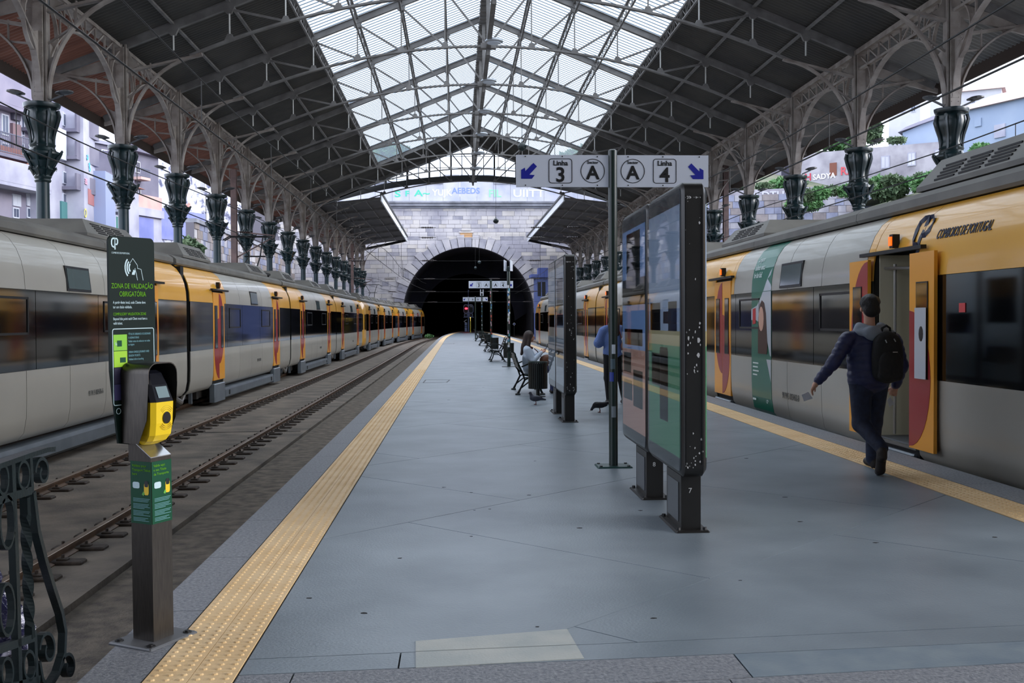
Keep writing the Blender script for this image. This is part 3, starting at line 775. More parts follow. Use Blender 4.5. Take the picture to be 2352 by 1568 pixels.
# blue signal cabin by the portal, right side
c0=P(1243,690,118); t=thing('signal_cabin','small blue signal cabin on the right beside the tunnel mouth','cabin',(c0.x,c0.y,-.6))
M_blue=mat('cabin_blue',(84,98,150),.6,rgb2=(96,110,162),nscale=2); x=c0.x-.65; y=c0.y
MB().box(x,x+3.2,y,y+2.5,-.6,6.4).build('body',M_blue,t); MB().box(x-.5,x+3.5,y-.5,y+3,6.4,6.75).box(x+.4,x+3.2,y,y+2.5,6.75,7.5).build('roof_slab',mat('cabin_roof',(78,92,150),.7),t)
for dx in (.25,.75):
    MB().box(x+dx,x+dx+.38,y-.04,y+.02,4.3,5.9).build('window',M_dark,t)
MB().flat([(x+1.4+.18*math.cos(a),y-.1,4.0+.18*math.sin(a)) for a in np.linspace(.5,5.6,12)],(0,1,0),.05,.05).build('hook',M_white,t)
# ================================================================ trains
M_ty=mat('train_yellow',(226,168,62),.32,rgb2=(218,160,56),nscale=.7,coat=.4)
M_tg=mat('train_grey',(166,163,154),.38,.0,rgb2=(156,153,145),nscale=.6,coat=.3)
M_tg2=M_tg
M_to=mat('door_orange',(232,158,44),.35,coat=.3)
M_tr=mat('door_red',(150,36,38),.35,coat=.3)
M_roofc=mat('train_roof',(108,106,100),.55,rgb2=(92,90,86),nscale=1.5)
M_sill=mat('train_sill',(120,128,136),.35,.3,rgb2=(104,112,120),nscale=2)
M_glass=mat('train_glass',(9,10,13),.06,spec=.8,coat=.6)
M_wfr=mat('window_frame',(26,27,29),.4)
M_under=mat('underframe',(30,27,25),.75,rgb2=(46,40,36),nscale=8)
M_steel=mat('damper_steel',(170,168,164),.3,.8)
M_lampo=mat('door_lamp',(230,90,20),.4,emit=(255,96,20),estr=.8)
M_lampr=mat('tail_red',(220,30,24),.4,emit=(255,36,28),estr=2.0)
M_int=mat('train_interior',(196,190,166),.6); M_intf=mat('train_floor',(92,96,100),.5)
M_num=mat('number_grey',(96,96,94),.6); M_navy=mat('logo_navy',(24,34,62),.5)
HW=1.45; LOW=[(-.30,-.17),(-.14,-.13),(-.05,-.02),(-.01,.2),(0,.5),(0,.895)]
UPP=[(0,2.085),(-.012,2.3),(-.05,2.5),(-.12,2.68),(-.22,2.83),(-.36,2.94)]
DTOP=[(-.03,2.42),(-.05,2.5),(-.12,2.68),(-.22,2.83),(-.36,2.94)]
CAPR=[(-.33,2.955),(-.30,2.99),(-.31,3.09),(-.42,3.17),(-.75,3.26),(-HW,3.31)]
def strip(mb,prof,y0,y1,s,th=.02,mi=0):
    n=len(prof); vs=[]
    for y in (y0,y1):
        for a,z in prof: vs.append((s*(HW+a),y,z))
        for a,z in prof: vs.append((s*(HW+a-th),y,z))
    fs=[]
    for k in range(n-1):
        fs.append((k,k+1,2*n+k+1,2*n+k)); fs.append((n+k+1,n+k,3*n+k,3*n+k+1))
    fs+= [(k,n+k,n+k+1,k+1) for k in range(n-1)]+[(2*n+k,2*n+k+1,3*n+k+1,3*n+k) for k in range(n-1)]
    fs+=[(0,2*n,3*n,n),(n-1,2*n-1,4*n-1,3*n-1)]
    if s<0: fs=[f[::-1] for f in fs]
    return mb.add(vs,fs,mi)
MC={}
def smesh(key,fn):
    if key not in MC: MC[key]=fn()
    return MC[key]
DW=1.3; DZ0,DZ1=.07,2.36
def leafmesh(w,upper,s,out):
    # leaf in the y-z plane, split line at y=0, body towards +y ; s = outward sign, out = offset
    m_=MB(); x0,x1=s*(HW+out-.04),s*(HW+out)
    xa_,xb_=min(x0,x1),max(x0,x1)
    m_.box(xa_,xb_,0.006,w,DZ0,DZ1,0)
    cz=1.62 if upper else .82; bz=.98 if upper else .80; a=w*.86
    if upper: zlo,zhi=DZ0+.42,DZ1-.02
    else: zlo,zhi=DZ0+.02,DZ0+1.62
    cz=(zlo+zhi)/2; bz=(zhi-zlo)/2
    pts=[(s*(HW+out+.001),.012+a*math.cos(t),cz+bz*math.sin(t)) for t in np.linspace(-math.pi/2,math.pi/2,17)]
    m_.prism(pts,(s*.003,0,0),1)
    x=s*(HW+out+.005)
    m_.prism([(x,.2,.9),(x,w-.14,.9),(x,w-.14,2.02),(x,.2,2.02)],(s*.006,0,0),2)
    m_.prism([(x,.215,.915),(x,w-.155,.915),(x,w-.155,2.005),(x,.215,2.005)],(s*.008,0,0),3)
    return m_
def mirror_y(mb):
    mb.v=[(x,-y,z) for x,y,z in mb.v]; mb.f=[f[::-1] for f in mb.f]; return mb
def car(train,s,L,loc,rz,doors=(3.1,None),opened=None,ycol=None,cab=None,near=-1,full=True,detail=True,ad=None):
    """s: side the camera sees (+1 = +X). y runs 0..L. near=-1: camera at low y."""
    d0=doors[0]; d1=doors[1] if doors[1] is not None else L-3.1
    def fcore():
        mb=MB(); prof=[(-.5,-.22)]+[(a-.03,z) for a,z in LOW]+[(-.03,2.085)]+[(a-.03,z-.01) for a,z in UPP]+[(-.55,2.95)]
        op=[]
        sec=lambda y:[(s*(HW+a),y,z) for a,z in prof]+[(-s*(HW+a),y,z) for a,z in prof[::-1]]
        n=2*len(prof)
        cuts=[(.13,L-.13)] if opened is None else [(.13,opened-DW/2),(opened+DW/2,L-.13)]
        for a,b in cuts:
            mb.add(sec(a)+sec(b),[tuple(range(n)),tuple(range(2*n-1,n-1,-1))]+[(k,n+k,n+(k+1)%n,(k+1)%n) for k in range(n)])
        if opened is not None:
            a,b=opened-DW/2,opened+DW/2
            mb.box(-1.4,1.4,a,b,-.2,.05); mb.box(-1.05,1.4,a,b,2.42,2.9)
        return mb.mesh('car',M_black)
    key=(s,L,d0,d1,opened)
    c=put('car',smesh(('core',)+key,fcore),train,loc,rz)
    G0=.008
    Y=lambda a,b,pr,m_,nm: put(nm,smesh((nm,s,round(a,3),round(b,3),len(pr),pr[0],m_.name),lambda: strip(MB(),pr,a+G0,b-G0,s).mesh(nm,m_,True)),c)
    e0,e1=.13,L-.13
    a0,b0,a1,b1=d0-DW/2,d0+DW/2,d1-DW/2,d1+DW/2
    mid=np.linspace(b0+.3,a1-.3,5)
    # upper panels
    Y(e0,a0,UPP,M_ty,'upper_panel'); Y(a0,b0,DTOP,M_ty,'upper_panel'); Y(b0,b0+.22,UPP,M_ty,'upper_panel')
    ms=[b0+.22]+list(mid[1:-1])+[a1-.22]
    for p,q in zip(ms[:-1],ms[1:]): Y(p,q,UPP,M_tg if full else M_tg2,'upper_panel')
    Y(a1-.22,a1,UPP,M_ty,'upper_panel'); Y(a1,b1,DTOP,M_ty,'upper_panel'); Y(b1,e1,UPP,M_ty,'upper_panel')
    # lower panels
    ms=[b0]+list(mid[1:-1])+[a1]
    gm=M_tg if full else M_tg2
    for p,q in [(e0,a0)]+list(zip(ms[:-1],ms[1:]))+[(b1,e1)]: Y(p,q,LOW,gm,'lower_panel')
    # windows
    def win(p,q,hop):
        def f():
            mb=MB(); x=s*HW
            X=lambda a,b:(min(s*(HW+a),s*(HW+b)),max(s*(HW+a),s*(HW+b)))
            mb.box(*X(-.03,0),p+.01,q-.01,.90,2.08,0)
            if hop:
                y0,y1=p+.28,q-.28
                for (ya,yb,za,zb) in ((y0,y1,1.94,1.975),(y0,y1,1.42,1.455),(y0,y0+.035,1.42,1.97),(y1-.035,y1,1.42,1.97)): mb.box(*X(0,.012),ya,yb,za,zb,1)
            return mb.mesh('window',[M_glass,M_wfr])
        put('window',smesh(('win',s,round(p,3),round(q,3),hop),f),c)
    ws=[b0,b0+.35]+[b0+.35+(a1-b0-.7)*t for t in (.3,.7)]+[a1-.35,a1]
    win(e0,a0,False)
    for i,(p,q) in enumerate(zip(ws[:-1],ws[1:])): win(p,q,i in (1,3))
    win(b1,e1,False)
    dwin=(ws[2]+ws[3])/2-(.62 if s<0 else 0)
    X=lambda a,b:(min(s*(HW+a),s*(HW+b)),max(s*(HW+a),s*(HW+b)))
    put('display_window',smesh(('disp',s,round(dwin,2)),lambda: MB().prism([(s*(HW+.018),dwin-.1,2.11),(s*(HW+.018),dwin+1.0,2.11),(s*(HW-.03),dwin+1.0,2.52),(s*(HW-.03),dwin-.1,2.52)],(-s*.03,0,0),0).prism([(s*(HW+.020),dwin-.05,2.15),(s*(HW+.020),dwin+.95,2.15),(s*(HW-.019),dwin+.95,2.48),(s*(HW-.019),dwin-.05,2.48)],(-s*.01,0,0),1).mesh('display_window',[M_wfr,mat('display_glass',(84,98,100),.1,coat=.5)])),c)
    # doors: two leaves, rail, lamp, step
    for di,(dc,a,b) in enumerate(((d0,a0,b0),(d1,a1,b1))):
        isop=opened is not None and abs(dc-opened)<.1
        for side in (-1,1):         # side -1 leaf lies at lower y (towards the camera when near=-1)
            upper = (side==1)
            out=.07 if isop else .004
            me=smesh(('leaf',s,side,isop),lambda: (leafmesh(DW/2-.006,upper,s,out) if side==1 else mirror_y(leafmesh(DW/2-.006,upper,s,out))).mesh('door_leaf',[M_to,M_tr,M_wfr,M_glass]))
            put('door_leaf',me,c,(0,dc+side*(.62 if isop else 0),0))
        put('door_rail',smesh(('rail',s),lambda: MB().box(*X(.0,.07),-.92,.92,2.405,2.45).mesh('door_rail',M_dark)),c,(0,dc,0))
        put('door_lamp',smesh(('lamp',s),lambda: MB().box(*X(-.06,.03),-.05,.05,2.47,2.64,0).box(*X(.0,.05),-.035,.035,2.5,2.61,1).mesh('door_lamp',[M_dark,M_lampo if s<0 else mat('lamp_off',(150,84,30),.4)])),c,(0,dc,0))
        put('step_box',smesh(('step',s),lambda: MB().bbox(*X(-.14,.02),-.6,.6,-.5,-.02,.02).mesh('step_box',M_sill)),c,(0,dc,0))
    def fsill():
        mb=MB(); mb.prism([(s*(HW-.02),0,-.2),(s*(HW+.0),0,-.26),(s*(HW+.0),0,-.44),(s*(HW-.14),0,-.52),(s*(HW-.3),0,-.52),(s*(HW-.3),0,-.2)],(0,a1-b0-.1,0))
        mb.v=[(x,y+b0+.05,z) for x,y,z in mb.v]
        for yy in (b0+.5,a1-.5): mb.box(*X(-.01,.012),yy,yy+.12,-.4,-.28,1)
        return mb.mesh('sill_beam',[M_sill,M_black])
    put('sill_beam',smesh(('sill',s,round(b0,2),round(a1,2)),fsill),c)
    # roof
    def froof():
        mb=MB()
        full_=[(s*(HW+a),z) for a,z in CAPR]+[(-s*(HW+a),z) for a,z in CAPR[::-1][1:]]
        n=len(full_)
        for p,q in zip((.1,L*.36,L*.68),(L*.36-.015,L*.68-.015,L-.1)):
            vs=[(x,p,z) for x,z in full_]+[(x,q,z) for x,z in full_]
            mb.add(vs,[(k,k+1,n+k+1,n+k) for k in range(n-1)]+[tuple(range(n)),tuple(range(2*n-1,n-1,-1)),(0,n,2*n-1,n-1)])
        return mb.mesh('roof',M_roofc,True)
    put('roof',smesh(('roof',s,L),froof),c)
    def funit(u):
        mb=MB()
        for y0,y1,h,w in (((1.3,4.2,.34,1.0),(L-5.2,L-2.0,.3,.95))[u],):
            mb.prism([(-w,y0,3.2),(w,y0,3.2),(w,y1,3.2),(-w,y1,3.2)],(0,0,.06))
            mb.add([(-w,y0,3.26),(w,y0,3.26),(w,y1,3.26),(-w,y1,3.26),(-w*.72,y0+.5,3.26+h),(w*.72,y0+.5,3.26+h),(w*.72,y1-.1,3.26+h),(-w*.72,y1-.1,3.26+h)],[(4,5,6,7),(0,1,5,4),(1,2,6,5),(2,3,7,6),(3,0,4,7)])
            for i in range(3):      # louvres on both slopes
                for sx in (-1,1):
                    ya=y0+.7+i*.62
                    for j in range(5):
                        zz=3.30+j*.045; xx=w-(zz-3.26)/h*w*.28+.006
                        mb.bar((sx*xx,ya,zz),(sx*xx,ya+.5,zz),.02,.022,mi=1)
        return mb.mesh('roof_unit',[M_roofc,M_dark])
    for u in (0,1): put('roof_unit',smesh(('unit',L,u),lambda: funit(u)),c)
    # bogie and gangway at low-y end
    def fbog():
        mb=MB()
        for yy in (-1.0,1.0):
            for sx in (-1,1):
                mb.tube([(sx*.78,yy,-.16),(sx*.92,yy,-.16)],.36,14)
                mb.box(sx*1.0-.07,sx*1.0+.07,yy-.14,yy+.14,-.3,.0)
            mb.tube([(-.9,yy,-.16),(.9,yy,-.16)],.07,8)
        for sx in (-1,1): mb.box(sx*1.0-.06,sx*1.0+.06,-1.4,1.4,-.2,-.02)
        mb.box(-1.0,1.0,-.25,.25,-.3,-.05)
        for yy in (-1.7,1.75): mb.box(-1.2,1.2,yy-.1,yy+.1,-.35,-.1)
        mb.box(-1.1,1.1,2.2,L-2.2,-.36,-.18)
        mb.box(-.9,.9,4.0,7.5,-.5,-.3); mb.box(-.9,.9,8.5,10.2,-.5,-.3)
        sx=s
        mb.tube([(sx*1.2,-.55,-.12),(sx*1.22,.1,-.3)],.06,8,1); mb.tube([(sx*1.2,.1,-.32),(sx*1.2,.55,-.05)],.06,8,1)
        mb.flat([(sx*1.25,-1.0,-.3),(sx*1.25,-1.0,-.1),(sx*1.25,-.45,-.08)],(1,0,0),.07,.08,2); mb.flat([(sx*1.25,.3,-.05),(sx*1.25,.85,-.05),(sx*1.25,.85,-.4)],(1,0,0),.07,.08,2)
        return mb.mesh('bogie',[M_under,M_steel,M_sill])
    if cab!='front': put('bogie',smesh(('bog',s,L),fbog),c); put('gangway',smesh(('gang',),lambda: MB().box(-1.3,1.3,-.14,.14,-.1,2.9).mesh('gangway',M_black)),c)
    else: put('bogie',smesh(('bog',s,L),fbog),c,(0,1.6,0))
    if cab=='rear': put('bogie',smesh(('bog',s,L),fbog),c,(0,L-2.0,0)) if False else None
    # cab nose
    if cab:
        def fcab():
            mb=MB(); base=L if cab=='rear' else 0.; d=1 if cab=='rear' else -1
            secs=[]
            for y,k in ((-.16,1.),(.25,.985),(.7,.93),(1.05,.84),(1.2,.74)):
                pr=[(x*k if abs(x)>.3 else x,base+d*y,z if z<2 else 2+(z-2)*(1-.55*max(0,y)/1.2)) for x,z in
                    [(HW+a,z) for a,z in LOW]+[(HW,2.085)]+[(HW+a,z) for a,z in UPP[1:]]+[(.6,3.2)]+[(-.6,3.2)]+[(-HW-a,z) for a,z in UPP[1:][::-1]]+[(-HW,2.085)]+[(-HW-a,z) for a,z in LOW[::-1]]]
                secs.append(pr)
            n=len(secs[0]); vs=[v for p in secs for v in p]
            fs=[(i*n+k,i*n+(k+1)%n,(i+1)*n+(k+1)%n,(i+1)*n+k) for i in range(4) for k in range(n)]+[tuple(range(4*n,5*n))]
            mb.add(vs,fs,0)
            return mb.mesh('cab_nose',[M_ty],True)
        put('cab_nose',smesh(('cab',L,cab),fcab),c)
        base=L if cab=='rear' else 0.; d=1 if cab=='rear' else -1
        def fscr():
            mb=MB(); ya=base+d*1.2; mb.box(-1.0,1.0,min(ya,ya+d*.03),max(ya,ya+d*.03),1.15,2.3,0)
            yb=base+d*.05; mb.box(s*(HW-.01)-.02,s*(HW-.01)+.02,min(yb,base+d*.5),max(yb,base+d*.5),1.0,2.05,0)
            for sx in (-.85,.85): mb.box(sx-.1,sx+.1,min(ya,ya+d*.04),max(ya,ya+d*.04),.45,.65,1)
            return mb.mesh('windscreen',[M_glass,M_white])
        put('windscreen',smesh(('scr',s,L,cab),fscr),c)
    return c
def panto(tr,loc):
    mb=MB(); mb.box(-.6,.6,-.8,.8,.0,.08)
    for sx in (-.5,.5):
        mb.tube([(sx*.6,-.6,.1),(sx*.4,.9,.75)],.03,6); mb.tube([(sx*.4,.9,.75),(sx,-.2,1.4)],.022,6)
        for yy in (-.7,.7): mb.lathe([(.05,0),(.09,.05),(.05,.1),(.09,.15),(.05,.2)],8,(sx,yy,-.15))
    mb.tube([(-.4,.9,.75),(.4,.9,.75)],.03,6); 
    for yy in (-.35,-.05): mb.tube([(-.95,yy,1.28),(-.7,yy,1.42),(.7,yy,1.42),(.95,yy,1.28)],.025,6)
    put('pantograph',smesh('panto',lambda: mb.mesh('pantograph',M_dark)),tr,loc)
def carlow(*a,**k): return car(*a,**k)
# left near train
LX=-(6.3+HW)
TL=thing('commuter_train','yellow and grey commuter train along the left track, the nearer of two','train',(LX,9.85,-.5))
LL=15.04
st=[9.85,24.95,40.0,55.05]
for i,y in enumerate(st):
    c=car(TL,1,LL,(0,y-9.85,.5),0,cab='rear' if i==3 else None)
    for yy,b in ((6.0,'91 94 5'),): text('number','91 94 5 003476-6' if i==0 else '90 94 5 003474',.13,M_num,(HW+.004,8.35,.34),(0,1,0),(0,0,1),c,sx=.8)
panto(TL,(0,30.0,3.85))
text('sticker',' ',.1,M_num,(HW,1,1),(0,1,0),(0,0,1),c) if False else None
st_=mat('red_sticker',(214,70,72),.5)
# left far train on the curve
def cvx(Y): return LX+cvB(Y)
TF=thing('commuter_train','yellow and grey commuter train curving into the tunnel on the far left','train',(LX,71.6,-.5))
y=72.8
for i in range(4):
    y2=y+LL-.4; x0_,x1_=cvx(y),cvx(y2); a=-math.atan2(x1_-x0_,y2-y)
    car(TF,1,LL-.4,(x0_-LX,y-71.6,.5),a,cab='front' if i==0 else ('rear' if i==3 else None))
    y=y2
panto(TF,(.25,21,3.85))
# right train
RX=5.42+HW
TR_=thing('commuter_train','yellow and grey commuter train standing at the right platform edge','train',(RX,8.3,-.5))
RL=15.6
LR=16.2; y=8.9
c=car(TR_,-1,LR,(0,y-8.3,.5),0,doors=(12.72-y+.02,21.1-y),opened=12.72-y+.02,cab='front',full=False); C_near=c
for i in range(3):
    car(TR_,-1,RL,(0,y+LR+i*RL-8.3,.5),0,cab='rear' if i==2 else None,full=False)
# inside of the open doorway
dc=12.74-y; a,b=dc-DW/2,dc+DW/2
v=MB(); v.box(-1.38,1.38,a+.01,b-.01,.05,.075); v.build('vestibule_floor',M_intf,c,local=True)
MB().box(.9,1.36,a+.02,b-.02,.075,2.42).build('vestibule_wall',M_int,c,local=True)
MB().box(.86,.9,dc-.42,dc+.42,.2,2.1,0).box(.84,.862,dc-.3,dc-.04,.95,1.95,1).box(.84,.862,dc+.05,dc+.3,.95,1.95,1).build('inner_door',[mat('inner_door',(70,72,66),.5),mat('inner_pane',(196,208,226),.2)],c,local=True)
MB().box(-1.36,.9,a,a+.03,.05,2.42).build('side_panel',M_int,c,local=True); MB().box(-1.36,.9,b-.03,b,.05,2.42).build('side_panel',M_int,c,local=True)
MB().tube([(-1.2,b-.12,.1),(-1.2,b-.12,2.3)],.02,8).build('handrail',M_steel,c,local=True)
MB().tube([(-1.3,a+.05,2.2),(-1.3,b-.05,2.25)],.02,8).build('header_rail',M_steel,c,local=True)
MB().box(-1.45,-1.3,a,b,.03,.06).build('door_sill',M_steel,c,local=True)
# maker's mark on the yellow flank and the fleet number
def onside(body,px,py,size,m_,sx=1.,X=5.42,nm='lettering',**k):
    p=PX(px,py,X-.012); return text(nm,body,size,m_,(p.x-RX,p.y-y,p.z),(0,-1,0),(0,0,1),C_near,depth=.003,sx=sx,**k)
p0=PX(2140,536,5.42)
def upn(z):  # outward offset of the flank at height z
    for (a1_,z1_),(a2_,z2_) in zip(UPP[:-1],UPP[1:]):
        if z1_<=z<=z2_: return a1_+(a2_-a1_)*(z-z1_)/(z2_-z1_)
    return 0
def flanktext(body,Yw,z,size,m_,sx,nm='lettering',**k):
    o1=upn(z); o2=upn(z+size*.7)
    text(nm,body,size,m_,(-(HW+o1+.006),Yw-y,z),(0,-1,0),(o1-o2,0,size*.7),C_near,depth=.003,sx=sx,**k)
flanktext('COMBOIOS DE PORTUGAL',p0.y,2.5,.17,M_navy,.60,shear=.15)
# the logo: two open hooked letters
p1=PX(2103,536,5.42)
lg=MB()
def hook(pts,w): lg.flat([(-(HW+upn(2.36+z)+.008),p1.y-y-u,2.36+z) for u,z in pts],(1,0,.25),w,.006)
import itertools
t_=.155
hook([(.02-.02,.42),(-.10,.42),(-.17,.38),(-.19,.3),(-.19,.2),(-.16,.13),(-.10,.1),(-.03,.1)],.085)
hook([(.0,.42),(-.01,.2),(-.02,.1)],.07)
hook([(-.0,.0),(.0,.36),(.03,.42),(.10,.42),(.15,.37),(.15,.26),(.11,.2),(.03,.2)],.085)
lg.v=[(x,yy,z) for x,yy,z in lg.v]
lg.build('logo',M_navy,C_near,local=True)
text('number','90 94 5 003442-8',.15,M_num,(-(HW+.004),PX(1797,890,5.42).y-y+.0,.28),(0,-1,0),(0,0,1),C_near,sx=.8)
# printed advertisement over one window bay
adY=[PX(1727,700,5.42).y-y,PX(1772,700,5.42).y-y]; ya,yb=min(adY),max(adY); AW=yb-ya
M_adg=mat('ad_green',(22,104,84),.4,coat=.3); M_adw=mat('ad_white',(186,192,200),.45,coat=.3); M_adt=mat('ad_text',(216,228,226),.5)
full_=[(a,z) for a,z in LOW]+UPP
adm=MB(); strip(adm,[(a+.006,z) for a,z in full_],ya,yb,-1,.004,0); AD=adm.build('advertisement',M_adg,C_near,local=True)
def adshape(pts,m_,d=.003,base=.008,nm='print'):
    return MB().prism([(-(HW+base+(upn(zz) if zz>2.085 else 0)),yb-u*AW,zz) for u,zz in pts],(-d,0,0)).build(nm,m_,C_near,local=True)
adshape([(1,2.08),(1,.95),(.98,.95)]+[(.62+.3*math.sin(t),1.35+.0) for t in ()]+[(.95,.97),(.8,1.25),(.55,1.5),(.25,1.58),(0,1.58),(0,1.78),(.3,1.84),(.52,2.0),(.6,2.08)],M_adw)
adshape([(1,2.09),(.62,2.09),(.75,2.25),(.88,2.42),(1,2.55)],M_adw)
adshape([(1,.89),(.78,.89),(.88,.72),(1,.5)],M_adw)
M_hair=mat('ad_hair',(74,46,34),.6); M_face=mat('ad_face',(206,160,138),.6); M_red=mat('ad_red',(190,46,44),.5)
adshape([(.36,.98),(.36,1.3),(.38,1.62),(.46,1.86),(.56,1.93),(.68,1.88),(.76,1.7),(.8,1.4),(.84,1.1),(.8,.98)],M_hair,.002,.012)
adshape([(.53+.13*math.cos(t),1.6+.22*math.sin(t)) for t in np.linspace(0,2*math.pi,15)[:-1]],M_face,.002,.015)
adshape([(.08,1.5),(.24,1.52),(.24,1.8),(.08,1.78)],M_red,.002,.012)
for k,(bd,z) in enumerate((('Comprar',2.63),('bilhete nunca',2.48),('foi tão fácil.',2.34))):
    o1=upn(z); o2=upn(z+.1); text('lettering',bd,.15,M_adt,(-(HW+o1+.012),yb-.1,z),(0,-1,0),(o1-o2,0,.1),C_near,depth=.002,sx=.72)
pl_=MB()
for k,w_ in enumerate((.34,.31,.36,.27)): pl_.box(-(HW+.010),-(HW+.008),yb-.1-w_,yb-.1,.79-k*.07,.815-k*.07)
pl_.box(-(HW+.010),-(HW+.008),yb-.3,yb-.1,.13,.165); pl_.build('print_lines',M_adt,C_near,local=True)
text('lettering','CP',.09,M_adt,(-(HW+.011),ya+.26,.12),(0,-1,0),(0,0,1),C_near,depth=.001)
# small stickers on window glass
MB().box(-(HW+.008),-(HW+.002),PX(2218,735,5.42).y-y,PX(2204,735,5.42).y-y,1.66,1.76).build('sticker',st_,C_near,local=True)
# poster on the near open door leaf
MB().box(-(HW+.1),-(HW+.095),dc-1.12,dc-.83,.9,1.72,0).build('door_poster',M_adw,C_near,local=True)
MB().sphere((-(HW+.1),dc-1.0,1.42),.06,6,0,(.1,1,1.5)).build('print',mat('ad_dark_hair',(40,32,30),.7),C_near,local=True)
# ================================================================ platform furniture
M_pole=mat('pole_green',(16,40,34),.35,rgb2=(14,34,30),nscale=4)
M_sign=mat('sign_white',(206,212,224),.4); M_sblk=mat('sign_black',(16,17,20),.5); M_sblu=mat('sign_blue',(18,28,150),.45)
def ringpts(cx,cz,r,n=28): return [(cx+r*math.cos(t),cz+r*math.sin(t)) for t in np.linspace(0,2*math.pi,n+1)]
def rrect(x0,x1,z0,z1,r,n=5):
    o=[]
    for cx,cz,a0 in ((x1-r,z1-r,0),(x0+r,z1-r,math.pi/2),(x0+r,z0+r,math.pi),(x1-r,z0+r,1.5*math.pi)):
        for t in np.linspace(a0,a0+math.pi/2,n): o.append((cx+r*math.cos(t),cz+r*math.sin(t)))
    return o
def dirsign(base,top,label,sec='A',lw=1.0,lh=.345,r=.048,stickers=0,small=True,tilt=0.):
    x,y=base; t=thing('direction_sign',label,'sign',(x,y,0))
    MB().lathe([(r,.0),(r,top),(r*.6,top+.012)],14,(x,y,0)).build('pole',M_pole,t,True)
    bp=MB().bbox(x-.19,x+.19,y-.15,y+.15,0,.016,.01)
    for a in (-.15,.15):
        for b in (-.11,.11): bp.lathe([(.018,.016),(.018,.026)],6,(x+a,y+b,0),1)
    bp.build('base_plate',[mat('plate_teal',(30,66,64),.4),M_dark],t)
    z0=top-.05-lh; z1=top-.05
    for s in (-1,1):
        xa_,xb_=(x-r-lw,x-r+.005) if s<0 else (x+r-.005,x+r+lw)
        p=MB().box(xa_,xb_,y-.012,y+.012,z0,z1).build('sign_panel',M_sign,t)
        yf=y-.0135
        cx=lambda u: x+s*(r+u*lw)
        # arrow
        ax=cx(.86); az=(z0+z1)/2; q=[(-.09,-.09),(.05,-.09),(.01,-.04),(.09,.05),(.05,.09),(-.04,.01),(-.09,.05)]
        q=[(-.5,-.5),(.18,-.5),(.36,-.26),(.02,-.24),(.5,.28),(.28,.5),(-.24,-.02),(-.26,.2),(-.5,.06)]
        MB().prism([(ax+(a if s<0 else -a)*.17,yf,az+b*.17) for a,b in q],(0,-.002,0)).build('arrow',M_sblu,p) if False else MB().prism([(ax+(a if s<0 else -a)*.17-BASE[t.name][0],yf-BASE[t.name][1],az+b*.17) for a,b in q],(0,-.002,0)).build('arrow',M_sblu,p,local=True)
        ox,oy=BASE[t.name][0],BASE[t.name][1]
        bx=cx(.52); w=.125
        pts=rrect(bx-w-ox,bx+w-ox,az-.13,az+.13,.03); pts.append(pts[0])
        MB().flat([(a,yf-oy,b) for a,b in pts],(0,1,0),.007,.003).build('frame',M_sblk,p,local=True)
        c2=cx(.17); pts=ringpts(c2-ox,az,.128)
        MB().flat([(a,yf-oy,b) for a,b in pts],(0,1,0),.007,.003).build('ring',M_sblk,p,local=True)
        T=lambda body,size,X,Z,b: text('lettering',body,size,M_sblk,(X-ox,yf-.001-oy,Z),(1,0,0),(0,0,1),p,depth=.0012,align='CENTER',bold=b)
        T('3' if s<0 else '4',.22,bx,az-.115,.005); T(sec,.2,c2,az-.085,.006)
        T('Linha',.075,bx,az+.06,.0018); 
        if small: T('Sector',.045,c2,az+.078,.001)
        sc=MB()
        for a in (.12,.5,.9):
            for zz in (z0+.015,z1-.015): sc.lathe([(.006,0),(.006,.004)],6,(0,0,0)); 
        k=len(sc.v)//6
        sc2=MB()
        for a in (.12,.5,.9):
            for zz in (z0+.018,z1-.018): sc2.box(cx(a)-.006-ox,cx(a)+.006-ox,yf-.003-oy,yf-oy,zz-.006,zz+.006)
        sc2.build('screws',M_dark,p,local=True)
    if stickers: stick(t,x,y,r,stickers,.7,top-.6)
    return t
SCOL=[(210,212,220),(180,70,60),(60,120,180),(30,30,34),(190,186,170),(90,150,170),(210,170,180)]
def stick(t,x,y,r,n,z0,z1,seed=5):
    rn=random.Random(seed)
    for i in range(n):
        z=z0+(z1-z0)*(i+rn.random()*.6)/n; h=rn.uniform(.05,.13); a0=rn.uniform(-2.5,-1.6); a1=a0+rn.uniform(.6,1.3); rr=r+.002
        c=rn.choice(SCOL); m_=mat('sticker_%d_%d_%d'%c,c,.5)
        vs=[];N=4
        for k in range(N+1):
            a=a0+(a1-a0)*k/N
            for zz in (z,z+h):
                for q in (rr,rr+.002): vs.append((x+q*math.cos(a),y+q*math.sin(a),zz))
        fs=[]
        for k in range(N): b=k*4; fs+=[(b+1,b+5,b+7,b+3),(b,b+2,b+6,b+4),(b,b+4,b+5,b+1),(b+2,b+3,b+7,b+6)]
        fs+=[(0,1,3,2),(N*4,N*4+2,N*4+3,N*4+1)]
        MB().add(vs,fs).build('sticker',m_,t)
s0=G(1409,1071); ds=dirsign((s0.x,s0.y),3.43,'large white direction sign for lines 3 and 4, the nearest, on a dark green pole',stickers=0)
